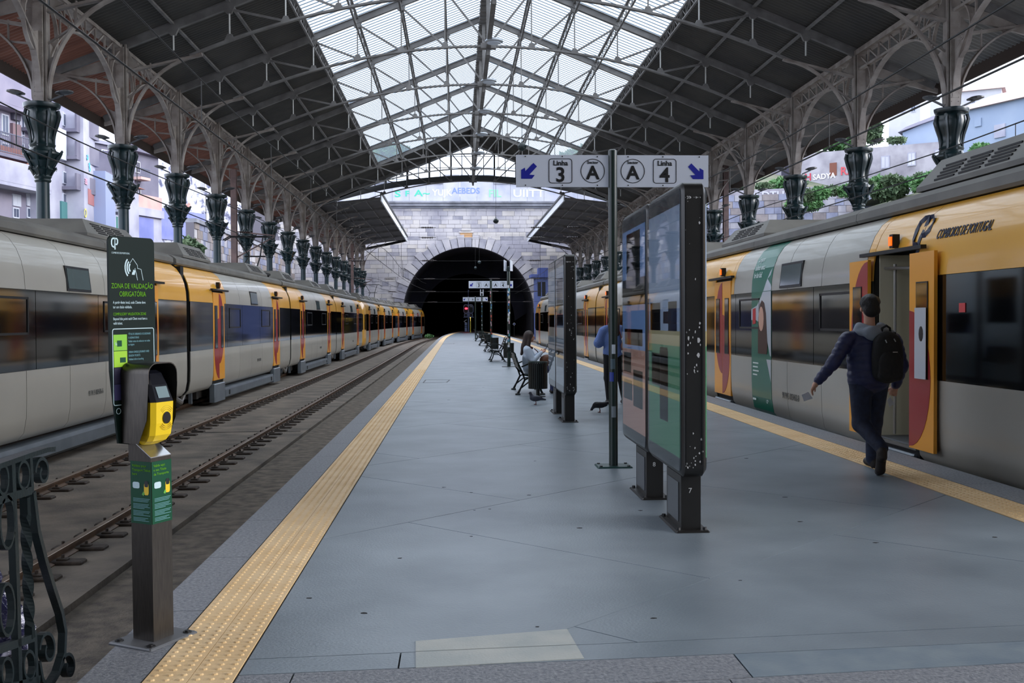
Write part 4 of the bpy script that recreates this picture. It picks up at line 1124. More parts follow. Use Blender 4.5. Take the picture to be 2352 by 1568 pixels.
for (z,h,a0,a1,c) in ((1.28,.10,-2.0,-1.2,(190,200,210)),(1.12,.11,-2.3,-1.3,(70,90,100)),(.98,.10,-2.6,-1.6,(36,60,150)),(.6,.12,-2.1,-1.1,(120,130,136))):
    x,y=s0.x,s0.y; vs=[]
    for k in range(5):
        a=a0+(a1-a0)*k/4
        for zz in (z-h/2,z+h/2):
            for q in (.049,.051): vs.append((x+q*math.cos(a),y+q*math.sin(a),zz))
    fs=[]
    for k in range(4): b=k*4; fs+=[(b+1,b+5,b+7,b+3),(b,b+2,b+6,b+4),(b,b+4,b+5,b+1),(b+2,b+3,b+7,b+6)]
    fs+=[(0,1,3,2),(16,18,19,17)]
    MB().add(vs,fs).build('sticker',mat('sticker_%d_%d_%d'%c,c,.5),ds)
s1=P(1128,735,52.5); dirsign((s1.x,s1.y),3.62,'white direction sign for lines 3 and 4, second along the platform',lw=1.06,lh=.36,stickers=16,small=False,r=.055)
s2=P(1092,735,88); dirsign((s2.x,s2.y),3.6,'white direction sign for sector B near the tunnel mouth, the farthest',sec='B',lw=1.0,small=False,r=.05)
# sticker-covered pole with paired plates
s3=G(1169,842); x,y=s3.x,s3.y
t=thing('sticker_pole','dark green pole covered in stickers with two white plates on top','pole',(x,y,0))
MB().lathe([(.058,0),(.058,3.42),(.03,3.45)],12,(x,y,0)).build('pole',M_pole,t,True); MB().bbox(x-.24,x+.24,y-.18,y+.18,0,.015,.01).build('base_plate',M_dark,t)
stick(t,x,y,.058,24,.65,2.75,9)
for dx in (-.11,.1):
    MB().prism([(x+dx-.06,y-.16,3.28),(x+dx+.03,y+.05,3.28),(x+dx+.03,y+.05,3.62),(x+dx-.06,y-.16,3.66)],(.02,-.01,0)).build('plate',M_sign,t)
# H marker post
s4=P(1107,735,78); x,y=s4.x,s4.y; t=thing('marker_post','dark post topped by a white letter H stop marker','post',(x,y,0))
MB().lathe([(.05,0),(.05,3.5)],10,(x,y,0)).build('pole',M_pole,t,True); stick(t,x,y,.05,7,.9,3.0,4)
MB().box(x-.13,x-.06,y-.08,y-.05,3.42,3.9).box(x+.06,x+.13,y-.08,y-.05,3.42,3.9).box(x-.06,x+.06,y-.08,y-.05,3.62,3.69).build('letter',M_sign,t)
# signal at the platform end
sg=P(1076,735,150); x,y=sg.x,sg.y; t=thing('railway_signal','blue-white railway signal glowing red at the platform end before the tunnel','signal',(x,y,0))
M_sgw=mat('signal_white',(170,186,232),.5); k=150/F
MB().lathe([(.09,0),(.08,4.1),(.05,5.6),(.12,5.75),(.1,5.95),(.02,6.0)],8,(x,y,0)).build('mast',M_sgw,t,True)
def oval(cx,cz,w,h,nm): 
    pts=rrect(cx-w,cx+w,cz-h,cz+h,w*.95,6); pts.append(pts[0]); MB().prism([(a,y-.1,b) for a,b in pts[:-1]],(0,.06,0)).build(nm+'_back',M_dark,t); MB().flat([(a,y-.12,b) for a,b in pts],(0,1,0),.09,.04).build(nm,M_sgw,t)
oval(x-.36,3.25,.32,.62,'signal_head'); oval(x+.36,3.25,.32,.62,'signal_head')
oval(x-.36,2.35,.24,.26,'lower_head'); oval(x+.36,2.35,.24,.26,'lower_head')
MB().box(x-.75,x+.75,y-.14,y-.08,2.02,2.1).build('bracket',M_sgw,t)
MB().sphere((x-.32,y-.16,3.3),.17,8,0,(1.2,.4,.8)).build('red_lamp',mat('signal_red',(255,40,50),.3,emit=(255,30,44),estr=6),t,True)
MB().box(x+.24,x+.32,y-.2,y-.14,3.45,3.85).box(x+.46,x+.54,y-.2,y-.14,3.45,3.85).box(x+.32,x+.46,y-.2,y-.14,3.61,3.69).build('letter',M_sign,t)
MB().box(x-.55,x-.2,y-.2,y-.05,0,1.3).build('relay_box',M_sgw,t)
MB().box(x-.56,x-.19,y-.21,y-.2,.55,.62).box(x-.56,x-.19,y-.21,y-.2,.8,.88).build('stripe',M_dark,t)
MB().flat([(x-.25,y-.2,1.2),(x-.65,y-.2,1.45),(x-.25,y-.2,1.7)],(0,1,0),.12,.04).build('chevron',M_sign,t)
sy=P(1080.5,735,138); t=thing('yellow_post','thin yellow post standing before the railway signal','post',(sy.x,sy.y,0))
MB().lathe([(.07,0),(.07,1.45),(.05,1.5)],8,(sy.x,sy.y,0)).build('post',mat('post_yellow',(206,186,60),.5),t,True)
MB().sphere((sy.x,sy.y,1.95),.06,6).bar((sy.x,sy.y,1.5),(sy.x,sy.y,1.95),.03,.03).build('cap_lamp',mat('lamp_yellow',(250,226,120),.4,emit=(255,220,110),estr=1.2),t)
sd=P(1181,744,140); t=thing('diamond_marker','small blue and white diamond marker inside the tunnel mouth','sign',(sd.x,sd.y,-.6))
MB().prism([(sd.x-.22,sd.y,sd.z),(sd.x,sd.y,sd.z-.22),(sd.x+.22,sd.y,sd.z),(sd.x,sd.y,sd.z+.22)],(0,.03,0)).build('plate',M_sign,t); MB().prism([(sd.x-.12,sd.y-.01,sd.z),(sd.x,sd.y-.01,sd.z-.12),(sd.x+.12,sd.y-.01,sd.z),(sd.x,sd.y-.01,sd.z+.12)],(0,-.01,0)).build('centre',M_sblu,t)
MB().box(sd.x-.04,sd.x+.04,sd.y+.03,sd.y+.1,-.66,sd.z).build('stake',M_dark,t)
# ---------------------------------------------------------------- advertising light boxes
M_lb=mat('lightbox_frame',(40,39,38),.38,.2,rgb2=(34,33,32),nscale=3); M_lbs=mat('lightbox_band',(70,74,78),.4,.2); M_scr=mat('scuff_white',(190,190,190),.7); M_legp=mat('leg_panel',(96,100,104),.4,.4)
def lightbox(y0,label,num,prints,scuff):
    x0,x1=1.665,1.845; xm=(x0+x1)/2; L=1.38; z0,z1=.42,2.62
    t=thing('advertising_lightbox',label,'billboard',(xm,y0,0),'advertising light boxes')
    fr=MB(); pts=rrect(y0,y0+L,z0,z1,.09,6); n=len(pts)
    pin=rrect(y0+.025,y0+L-.025,z0+.025,z1-.025,.075,6)
    rings=[[(x0,a,b) for a,b in pin],[(x0+.02,a,b) for a,b in pts],[(x1-.02,a,b) for a,b in pts],[(x1,a,b) for a,b in pin]]
    fr.add([v for r_ in rings for v in r_],[(i*n+k,(i+1)*n+k,(i+1)*n+(k+1)%n,i*n+(k+1)%n) for i in range(3) for k in range(n)]+[tuple(range(n)),tuple(range(4*n-1,3*n-1,-1))])
    fr.build('frame',M_lb,t,True)
    for xx,d in ((x0,-1),(x1,1)):
        pp=rrect(y0+.04,y0+L-.04,z0+.04,z1-.04,.06,5)
        MB().prism([(xx+d*.001,a,b) for a,b in pp],(d*.002,0,0)).build('border',M_lbs,t)
        ya,yb,za,zb=y0+.07,y0+L-.07,z0+.14,z1-.16
        for (u0,u1,w0,w1,c) in prints:
            MB().box(min(xx+d*.003,xx+d*.005),max(xx+d*.003,xx+d*.005),ya+(yb-ya)*u0,ya+(yb-ya)*u1,za+(zb-za)*w0,za+(zb-za)*w1).build('poster',mat('poster_%d_%d_%d'%c,c,.6),t)
        MB().add([(xx+d*.012,a,b) for a,b in (pp if d>0 else pp[::-1])],[tuple(range(len(pp)))]).build('glass',GL_CLEAR,t)
    for xx in (x0+.03,x1-.03): MB().bar((xx,y0-.001,z0+.1),(xx,y0-.001,z1-.1),.008,.004,up=(1,0,0)).build('frame_groove',M_black,t)
    lx0,lx1=xm-.075,xm+.075
    MB().box(lx0,lx1,y0+.12,y0+.66,.012,z0).build('leg',M_lb,t); MB().box(lx0-.006,lx0,y0+.2,y0+.6,.06,z0-.06).build('leg_panel',M_legp,t)
    fp=MB().bbox(xm-.13,xm+.13,y0+.05,y0+.72,0,.016,.01)
    for a in (-.1,.1):
        for b in (.1,.66): fp.lathe([(.016,.016),(.016,.034)],6,(xm+a,y0+b,0),1)
    fp.build('foot_plate',[M_lb,M_dark],t)
    if num: text('lettering',num,.055,M_scr,(xm-.02,y0+.119,z0-.13),(1,0,0),(0,0,1),t,depth=.001)
    rn=random.Random(scuff); sc=MB()
    for i in range(60):
        cz=rn.choice((rn.uniform(.5,2.5),rn.gauss(1.42,.12),rn.gauss(.55,.06),2.5)); 
        cz=min(max(cz,.5),2.54); cx=rn.uniform(x0+.025,x1-.025); a=rn.uniform(.002,.008)*(2.2 if abs(cz-1.42)<.1 else 1)
        q=[(cx+a*rn.uniform(.5,1.2)*math.cos(tt),y0-.0008,cz+1.7*a*rn.uniform(.5,1.2)*math.sin(tt)) for tt in np.linspace(0,2*math.pi,7)[:-1]]
        sc.prism(q,(0,-.0006,0))
    o=sc.build('scuffs',M_scr,t); o['kind']='stuff'
    return t
pal=[(0,1,0,1,(176,188,200))]
lightbox(7.66,'tall dark advertising light box nearest the viewer, number 7 on its leg','7',[(0,1,0,.44,(82,138,104)),(0,1,.44,.5,(170,160,120)),(0,1,.5,1,(150,164,182)),(.35,.62,.12,.42,(196,206,206)),(.36,.6,.34,.43,(98,110,104)),(.62,.9,.26,.4,(84,128,104)),(.08,.34,.5,.62,(86,140,100)),(.6,.95,.5,.62,(206,212,216)),(.25,.5,.53,.58,(170,50,60))],1)  # plain grey-blue upper print carries the reflection of outside in its colour
lightbox(9.1,'tall dark advertising light box just behind the nearest, number 8 on its leg','8',[(0,1,0,.4,(186,146,128)),(0,1,.4,1,(120,150,190)),(.1,.5,.12,.3,(226,220,210)),(.55,.95,.14,.24,(90,130,190)),(.6,.95,.28,.38,(230,214,204)),(.1,.9,.42,.5,(170,96,92)),(0,1,.62,.75,(92,126,172)),(.2,.8,.75,.98,(140,160,190))],2)
lightbox(16.15,'advertising light box in front of the bench, its near side scuffed','',pal+[(.1,.9,.15,.3,(200,208,214)),(.1,.9,.5,.9,(160,176,196))],3)
lightbox(17.6,'farthest advertising light box, hidden behind the scuffed one near the bench','',pal+[(.1,.9,.4,.6,(120,140,190))],4)
# ---------------------------------------------------------------- benches and bins
M_bench=mat('bench_green',(16,24,24),.35,rgb2=(22,30,30),nscale=6); M_bslat=mat('bench_slat',(24,40,38),.35,rgb2=(18,30,30),nscale=6)
def bench(loc,face,label,L=1.7):
    """seat faces local +x when face=1"""
    s=face; t=thing('platform_bench',label,'bench',(*loc,0),'platform benches'); BASE.pop(t.name)
    def fr():
        m_=MB()
        m_.flat([(s*-.40,0,.90),(s*-.36,0,.78),(s*-.27,0,.52),(s*-.20,0,.43),(s*-.05,0,.40),(s*.12,0,.42),(s*.22,0,.45),(s*.27,0,.41),(s*.25,0,.36)],(0,1,0),.035,.045)
        m_.flat([(s*-.40,0,.90),(s*-.46,0,.93),(s*-.49,0,.89),(s*-.46,0,.86)],(0,1,0),.03,.045)
        m_.flat([(s*-.33,0,.70),(s*-.22,0,.45),(s*-.18,0,.32),(s*-.27,0,.14),(s*-.33,0,.02)],(0,1,0),[.03,.04,.04,.035,.05],.045)
        m_.flat([(s*-.18,0,.32),(s*-.05,0,.38),(s*.08,0,.36),(s*.12,0,.2),(s*.2,0,.02)],(0,1,0),[.03,.03,.04,.035,.05],.045)
        m_.flat([(s*-.27,0,.14),(s*-.1,0,.27),(s*.09,0,.28)],(0,1,0),.028,.035)
        m_.flat([(s*-.25,0,.60),(s*-.1,0,.66),(s*.1,0,.65),(s*.22,0,.62),(s*.2,0,.55),(s*.14,0,.45)],(0,1,0),.03,.045)
        for xx in (s*-.33,s*.2): m_.bbox(xx-.055,xx+.055,-.04,.04,0,.035,.01)
        return m_.mesh('leg_frame',M_bench)
    me=smesh(('bench',s),fr)
    for yy in ((0,L) if L<2 else (0,L/2,L)): put('leg_frame',me,t,(0,yy,0))
    for i,(x,z,w,h) in enumerate([(-.385,.85,.03,.07),(-.355,.76,.03,.07),(-.32,.67,.03,.07),(-.285,.58,.03,.07),(-.15,.425,.07,.03),(-.06,.415,.07,.03),(.03,.425,.07,.03),(.12,.435,.07,.03),(.2,.455,.07,.03)]):
        put('slat',smesh(('slat',s,i),lambda: MB().bar((s*x,-.1,z),(s*x,L+.1,z),w,h).mesh('slat',M_bslat)),t)
    return t
def bin_(x,y,label):
    t=thing('litter_bin',label,'bin',(x,y,0),'litter bins'); r=.195
    MB().lathe([(.03,0),(.03,.0),(.16,0),(.16,.015),(.04,.02),(.04,.18)],12,(x,y,0)).build('stand',M_bench,t,True)
    MB().lathe([(r-.02,.17),(r-.015,.70)],18,(x,y,0)).build('liner',M_black,t)
    n=28
    for i in range(1):
        m_=MB()
        for k in range(n):
            a=2*math.pi*k/n; c_,s_=math.cos(a),math.sin(a)
            m_.bar((x+r*c_,y+r*s_,.17),(x+r*c_,y+r*s_,.72),.032,.012,up=(c_,s_,0))
        m_.build('slats',M_bench,t)
    m_=MB(); m_.tube([(x+(r+.004)*math.cos(a),y+(r+.004)*math.sin(a),.725) for a in np.linspace(0,2*math.pi,25)],.012,6); m_.build('rim',M_pole,t,True)
    return t
bench((1.62,22.3),1,'green iron bench with the seated woman on it')
bin_(1.68,21.75,'round slatted litter bin beside the seated woman')
bs=[(40.3,-1,'iron bench beyond the sticker-covered pole, second along the platform'),(53.2,1,'iron bench third along the platform, by the second direction sign'),(66,1,'iron bench fourth along the platform'),(80,1,'iron bench farthest along the platform')]
for Y_,f,lab in bs: bench((1.75 if f>0 else 1.5,Y_),f,lab)
for X_,Y_,lab in ((1.95,39.6,'round litter bin behind the sticker-covered pole'),(1.86,52.0,'round litter bin at the foot of the second direction sign'),(1.88,64.6,'round litter bin fourth along the platform'),(1.95,72.5,'tall-looking litter bin among the far benches'),(1.95,84,'farthest round litter bin on the platform')): bin_(X_,Y_,lab)
# ---------------------------------------------------------------- ticket validator
vp=G(353,1467); rz=math.atan2(.877,.48)
t=thing('ticket_validator','yellow ticket validator on a steel post with a green notice panel','ticket validator',(vp.x,vp.y,0)); BASE.pop(t.name); VD=t
t.rotation_euler=(0.008,-.014,rz)
M_vst=mat('brushed_steel',(72,67,62),.32,.7,rgb2=(60,56,52),nscale=30,stretch=(8,8,.4)); M_vpl=mat('steel_plate',(120,122,126),.4,.6)
M_pg=mat('panel_green',(7,26,22),.5,spec=.15); M_vg=mat('label_green',(10,70,46),.5,spec=.2); M_vy=mat('reader_yellow',(232,196,22),.35,coat=.2); M_vb=mat('reader_black',(18,19,26),.2,coat=.3)
M_tl=mat('text_lime',(104,168,36),.6,spec=.1); M_tw=mat('text_pale',(190,214,220),.5); M_tt=mat('text_teal',(110,160,170),.5)
lb=lambda mb,nm,m_,p=VD,sm=False: mb.build(nm,m_,p,sm,local=True)
bp=MB().bbox(-.165,.165,-.14,.14,0,.014,.006)
for a in (-.125,.125):
    for b in (-.105,.105): bp.lathe([(.022,.014),(.022,.018),(.012,.018),(.012,.024)],10,(a,b,0),1)
lb(bp,'base_plate',[M_vpl,M_dark])
# post with a slanted cap
h=.068; za=.93; zb=1.02
ps=MB().add([(-h,-h,.014),(h,-h,.014),(h,h,.014),(-h,h,.014),(-h,-h,za),(h,-h,za),(h,h,zb),(-h,h,zb)],[(3,2,1,0),(0,1,5,4),(1,2,6,5),(2,3,7,6),(3,0,4,7)]); lb(ps,'post',M_vst)
lb(MB().prism([(-h,-h,za),(h,-h,za),(h,h,zb),(-h,h,zb)],(0,0,.004)),'cap',mat('cap_steel',(176,178,182),.25,.9))
lb(MB().box(-.05,.03,h-.01,h+.03,.9,1.06),'neck',M_vst)
# labels on two faces
def label_face(org,u,nrm,lines):
    o=Vector(org); u=Vector(u); n=Vector(nrm); L=MB()
    p=[o+Vector((0,0,0)),o+u*.134,o+u*.134+Vector((0,0,.31)),o+Vector((0,0,.31))]
    lab=lb(MB().prism(p,n*.0015),'label',M_vg)
    q=lambda a,b: o+u*a+n*.002+Vector((0,0,b))
    for i,s_ in enumerate(lines): text('lettering',s_,.0175,M_tl,q(.012,.283-i*.021),u,(0,0,1),VD,depth=.0006)
    lb(MB().prism([q(.015+.045*(x_),.175+.032*y_) for x_,y_ in rrect(0,1,0,1,.25)]+[] ,n*.001),'speech_bubble',M_tw)
    lb(MB().prism([q(.09+.03*x_,.145+.06*y_) for x_,y_ in rrect(0,1,0,1,.25)],n*.001),'reader_print',M_vy)
    lb(MB().prism([q(.093+.024*x_,.185+.03*y_) for x_,y_ in rrect(0,1,0,1,.25)],n*.0012),'reader_print',M_vb)
    lb(MB().prism([q(.075+.02*x_,.14+.022*y_) for x_,y_ in ((0,.3),(.6,0),(1,.6),(.5,1))],n*.0014),'hand_print',mat('print_leaf',(96,170,60),.5))
    tm=MB()
    for i in range(17):
        if i in (3,8,13): continue
        w_=.11-(.03 if i%4==3 else 0)-(.02*((i*7)%3)/3); a=q(.016,.125-i*.0069); b=q(.016+w_,.125-i*.0069); tm.bar(a,b,.0022,.0008,up=n)
    lb(tm,'print_lines',M_tt)
label_face((-h+.002,-h-.001,.60),(1,0,0),(0,-1,0),('Valide aqui','o seu Título','de Transporte'))
label_face((-h-.001,h-.002,.60),(0,-1,0),(-1,0,0),('Validate your','Transport Ticket','here'))
# notice panel
y0=.095
pp=[(-.225,1.36),(-.175,1.0),(-.05,.98),(.06,1.0),(.125,1.36),(.125,1.995)]+[(.125-.03+.03*math.cos(a),1.995+.03*math.sin(a)) for a in np.linspace(0,math.pi/2,5)]+[(-.195-.03*math.sin(a),1.995+.03*math.cos(a)) for a in np.linspace(0,math.pi/2,5)]
PSH=.035
panel=lb(MB().prism([(a*.86+PSH,y0,b) for a,b in pp],(0,.012,0)),'notice_panel',M_pg)
T=lambda s_,size,x,z,m_,al='LEFT',b=0.,sx=1.: text('lettering',s_,size,m_,(x*.86+PSH,y0-.001,z),(1,0,0),(0,0,1),VD,depth=.0006,align=al,bold=b,sx=sx*.86)
T('COMBOIOS DE PORTUGAL',.0125,-.205,1.938,M_tw,sx=.9)
def logo(cx,cz,k,m_,yy):
    lg=MB()
    for pts in ([(0,.42),(-.10,.42),(-.17,.38),(-.19,.3),(-.19,.2),(-.16,.13),(-.10,.1),(-.03,.1)],[(0,.42),(-.01,.2),(-.02,.1)],[(0,0),(0,.36),(.03,.42),(.10,.42),(.15,.37),(.15,.26),(.11,.2),(.03,.2)]):
        lg.flat([((cx+a*k)*.86+PSH,yy,cz+b*k) for a,b in pts],(0,1,0),.06*k,.001)
    lb(lg,'logo',m_)
logo(-.178,1.958,.13,M_tw,y0-.001)
ic=MB()
for r_,w_ in ((.055,.008),(.04,.008),(.025,.009)): ic.flat([((-.05+r_*math.cos(a))*.86+PSH,y0-.001,1.872+r_*math.sin(a)) for a in np.linspace(2.3,4.0,8)],(0,1,0),w_,.001)
ic.flat([(-.023,y0-.001,1.895),(-.004,y0-.001,1.918),(.026,y0-.001,1.885),(.026,y0-.001,1.87),(.05,y0-.001,1.865),(.063,y0-.001,1.81)],(0,1,0),.003,.001)
ic.flat([(-.004,y0-.001,1.85),(.01,y0-.001,1.87),(.018,y0-.001,1.84),(.025,y0-.001,1.81)],(0,1,0),.003,.001)
ic.flat([(-.01,y0-.001,1.845),(.001,y0-.001,1.842),(.005,y0-.001,1.86)],(0,1,0),.016,.001)
lb(ic,'card_pictogram',M_tw)
T('ZONA DE VALIDAÇÃO',.036,-.05,1.768,M_tl,'CENTER',0,.86); T('OBRIGATÓRIA',.036,-.05,1.728,M_tl,'CENTER',0,.86)
T('A partir deste local, cada Cliente deve',.0195,-.2,1.692,M_tw,sx=.82); T('ter um título validado.',.0195,-.2,1.669,M_tw,sx=.82)
T('COMPULSORY VALIDATION ZONE',.0195,-.2,1.634,M_tl,sx=.82); T('Beyond this point each Client must have a',.0185,-.2,1.611,M_tw,sx=.82); T('valid ticket.',.0185,-.2,1.589,M_tw,sx=.82)
fp=rrect(-.207,.11,1.19,1.567,.012); fp.append(fp[0]); lb(MB().flat([(a*.86+PSH,y0-.001,b) for a,b in fp],(0,1,0),.004,.001),'frame_line',M_tw)
for i,(c,z0_) in enumerate((((124,190,30),1.46),((150,200,20),1.378),((30,26,56),1.296),((52,50,92),1.214))):
    lb(MB().box(-0.1370,-0.0510,y0-.0012,y0,z0_,z0_+.079),'card_print',mat('card_%d'%i,c,.5))
T('Siga',.018,-.19,1.488,M_tw); lb(MB().box(-0.1155,-0.0854,y0-.002,y0,1.48,1.51),'card_mark',M_vg); lb(MB().box(-0.0983,-0.0613,y0-.002,y0,1.4,1.425),'card_mark',M_vg)
for i,(s_,z) in enumerate((('TÍTULOS URBANOS OCASIONAIS',1.535),('E ASSINATURAS',1.517),('Validar antes de embarcar em todas',1.499),('as viagens',1.483),('URBAN SINGLE JOURNEY AND',1.445),('SEASON TICKETS',1.427),('Validate before boarding',1.409),('TÍTULO ANDANTE',1.345),('Validar antes de embarcar em',1.328),('todas as viagens',1.312),('ANDANTE TICKETS',1.275),('Validate before starting any',1.258),('journey',1.242))): T(s_,.0145,-.09,z,M_tt,sx=.8)
rg=[(-.113+.014*math.cos(a),y0-.001,1.16+.014*math.sin(a)) for a in np.linspace(0,2*math.pi,14)]; lb(MB().flat(rg,(0,1,0),.003,.001),'mark',M_tw); lb(MB().box(-0.0166,0.0264,y0-.001,y0,1.145,1.175),'mark',M_tt)
# hood: bent sheet open to the front
def hoodsec(y,bot): return [(-.098,y,bot)]+[(-.098+.055-.055*math.cos(a),y,1.345+.055*math.sin(a)) for a in np.linspace(0,math.pi/2,6)]+[(.043+.055*math.sin(a),y,1.345+.055*math.cos(a)) for a in np.linspace(0,math.pi/2,6)]+[(.098,y,bot)]
hd=MB(); S_=[hoodsec(.09,1.0),hoodsec(-.02,1.0),hoodsec(-.075,1.12),hoodsec(-.09,1.3)]; n=len(S_[0])
hd.add([v for s_ in S_ for v in s_],[(i*n+k,(i+1)*n+k,(i+1)*n+k+1,i*n+k+1) for i in range(3) for k in range(n-1)])
inn=[[(x_*.965,y_,1.2+(z_-1.2)*.975) for x_,y_,z_ in s_] for s_ in S_]
hd.add([v for s_ in inn for v in s_],[(i*n+k,i*n+k+1,(i+1)*n+k+1,(i+1)*n+k) for i in range(3) for k in range(n-1)],1)
hd.add(S_[-1]+inn[-1],[(k,n+k,n+k+1,k+1) for k in range(n-1)]); hd.add(S_[0],[tuple(range(n))],1)
lb(hd,'hood',[M_vst,M_black],VD,True)
# reader
rd=MB()
def rsec(z,w,yf,yb): return [(-w,yb,z),(-w,yf+.02,z),(-w+.02,yf,z),(w-.02,yf,z),(w,yf+.02,z),(w,yb,z)]
secs=[rsec(.99,.045,-.02,.05),rsec(1.01,.065,-.06,.06),rsec(1.04,.072,-.085,.06),rsec(1.1,.075,-.095,.06),rsec(1.205,.077,-.10,.06)]
n=6; rd.add([v for s_ in secs for v in s_],[(i*n+k,i*n+(k+1)%n,(i+1)*n+(k+1)%n,(i+1)*n+k) for i in range(4) for k in range(n)]+[tuple(range(n-1,-1,-1)),tuple(range(4*n,5*n))])
lb(rd,'reader_body',M_vy)
r2=MB(); secs=[rsec(1.205,.077,-.10,.06),rsec(1.29,.070,-.065,.06),rsec(1.345,.06,-.04,.06),rsec(1.36,.045,-.02,.06)]
r2.add([v for s_ in secs for v in s_],[(i*n+k,i*n+(k+1)%n,(i+1)*n+(k+1)%n,(i+1)*n+k) for i in range(3) for k in range(n)]+[tuple(range(n-1,-1,-1)),tuple(range(3*n,4*n))])
lb(r2,'reader_head',M_vb)
f_=lambda z: -.10+(z-1.205)*.41-.003
lb(MB().add([(-.035,f_(1.225),1.225),(.04,f_(1.225),1.225),(.04,f_(1.28),1.28),(-.035,f_(1.28),1.28)],[(0,1,2,3)]),'screen',mat('reader_screen',(120,138,142),.2))
lb(MB().prism([(.012+.026*math.cos(a),-.097,1.125+.03*math.sin(a)) for a in np.linspace(0,2*math.pi,17)[:-1]],(0,-.004,0)),'target_spot',M_vb)
for r_ in (.036,.044,.052): lb(MB().flat([(.012+r_*math.cos(a),-.099,1.125+r_*1.15*math.sin(a)) for a in np.linspace(.7,2.44,9)],(0,1,0),.002,.002),'ridge',mat('reader_ridge',(200,168,16),.4)); lb(MB().flat([(.012+r_*math.cos(a),-.097,1.125+r_*1.15*math.sin(a)) for a in np.linspace(-2.44,-.7,9)],(0,1,0),.002,.002),'ridge',MATS['reader_ridge'])
# ---------------------------------------------------------------- wrought iron railing at the left
XR_=-1.92
rp=lambda px,py: PX(px,py,XR_)
RB=rp(60,1585); t=thing('iron_railing','dark green wrought iron railing end with scrolls at the bottom left','railing',(XR_,RB.y,0)); M_ri=mat('railing_iron',(15,24,26),.4,rgb2=(22,32,34),nscale=12,bump=.1,bscale=60)
def fb(name,pxs,w,th=.03,dx=0.):
    pts=[rp(a,b)+Vector((dx,0,0)) for a,b in pxs]; return MB().flat(pts,(1,0,0),w,th).build(name,M_ri,t)
fb('top_rail',[(-60,1086),(-20,1072),(20,1058),(60,1044),(95,1033),(113,1031)],.022,.06)
for (pa,pb) in (((-60,1165),(66,1126)),((-60,1510),(72,1464)),((-60,1600),(85,1560))): fb('rail',[pa,pb],.035,.03)
fb('post',[(23,1062),(34,1330),(41,1600)],.035); fb('post',[(64,1045),(68,1130)],.028)
fb('post',[(74,1450),(80,1600)],.03)
fb('post',[(-38,1080),(-30,1600)],.035)
def circ(name,cx,cy,rx,ry,a0=0,a1=2*math.pi,w=.014,th=.03):
    return fb(name,[(cx+rx*math.cos(a),cy+ry*math.sin(a)) for a in np.linspace(a0,a1,18)],w,th)
circ('ring',48,1091,13,32); circ('ring',0,1101,12,34); circ('ring',61,1528,13,33); circ('ring',10,1545,13,34)
def scroll(cx,cy,rx,ry,turn,dirn,a0):
    pts=[]
    for i in range(26):
        f=i/25; a=a0+dirn*turn*f; r=1-.72*f; pts.append((cx+rx*r*math.cos(a),cy+ry*r*math.sin(a)))
    fb('scroll',pts,.016,.034)
scroll(91,1085,17,38,7.2,1,math.pi*1.0); scroll(104,1492,20,45,7.0,1,math.pi); scroll(152,1532,17,36,7.0,1,math.pi)
fb('brace',[(71,1130),(82,1220),(100,1290),(118,1350),(136,1405),(144,1450),(142,1500),(128,1545),(110,1575)],.03,.034)
fb('brace_foot',[(85,1520),(92,1560),(110,1590)],.02,.03); fb('brace_foot',[(128,1545),(140,1520),(138,1505)],.02,.03)
tw=MB(); A=[rp(57,1142),rp(64,1300),rp(69,1465)]; N=36; vs=[]
for i in range(N+1):
    f=i/N; c=A[0].lerp(A[2],f); a=f*math.pi*3 if .12<f<.9 else (0 if f<.5 else math.pi*3)
    for k in range(4):
        b=a+math.pi/4+k*math.pi/2; vs.append((c.x+.024*math.cos(b),c.y+.024*math.sin(b),c.z))
tw.add(vs,[(i*4+k,(i+1)*4+k,(i+1)*4+(k+1)%4,i*4+(k+1)%4) for i in range(N) for k in range(4)]); tw.build('twisted_baluster',mat('baluster_iron',(15,24,26),.75,spec=.15),t)
circ('ring',10,1200,17,60); circ('ring',10,1400,17,60)
# plastic rubbish bag hanging behind the railing
bg=MB(); bc=PX(-20,1440,-2.15); rn=random.Random(4); n=14
prof=[(.03,.30),(.05,.24),(.04,.2),(.12,.1),(.16,0),(.15,-.1),(.09,-.16),(.01,-.18)]
bg.lathe(prof,n,(0,0,0)); bg.v=[(bc.x+x*(1+rn.uniform(-.22,.22)),bc.y+y*(1+rn.uniform(-.22,.22)),bc.z+z+rn.uniform(-.015,.015)) for x,y,z in bg.v]
t=thing('rubbish_bag','dark glossy plastic rubbish bag behind the railing at the left edge','bag',(bc.x,bc.y,0))
bg.build('bag',mat('bag_plastic',(34,34,60),.15,rgb2=(190,190,210),nscale=9,lo=.55,hi=.68,bump=.6,bscale=30),t)
MB().tube([(bc.x-.06,bc.y,bc.z-.15),(bc.x-.06,bc.y,0.0)],.02,8).lathe([(.1,0),(.1,.01)],10,(bc.x-.06,bc.y,0)).build('bag_holder',M_dark,t)
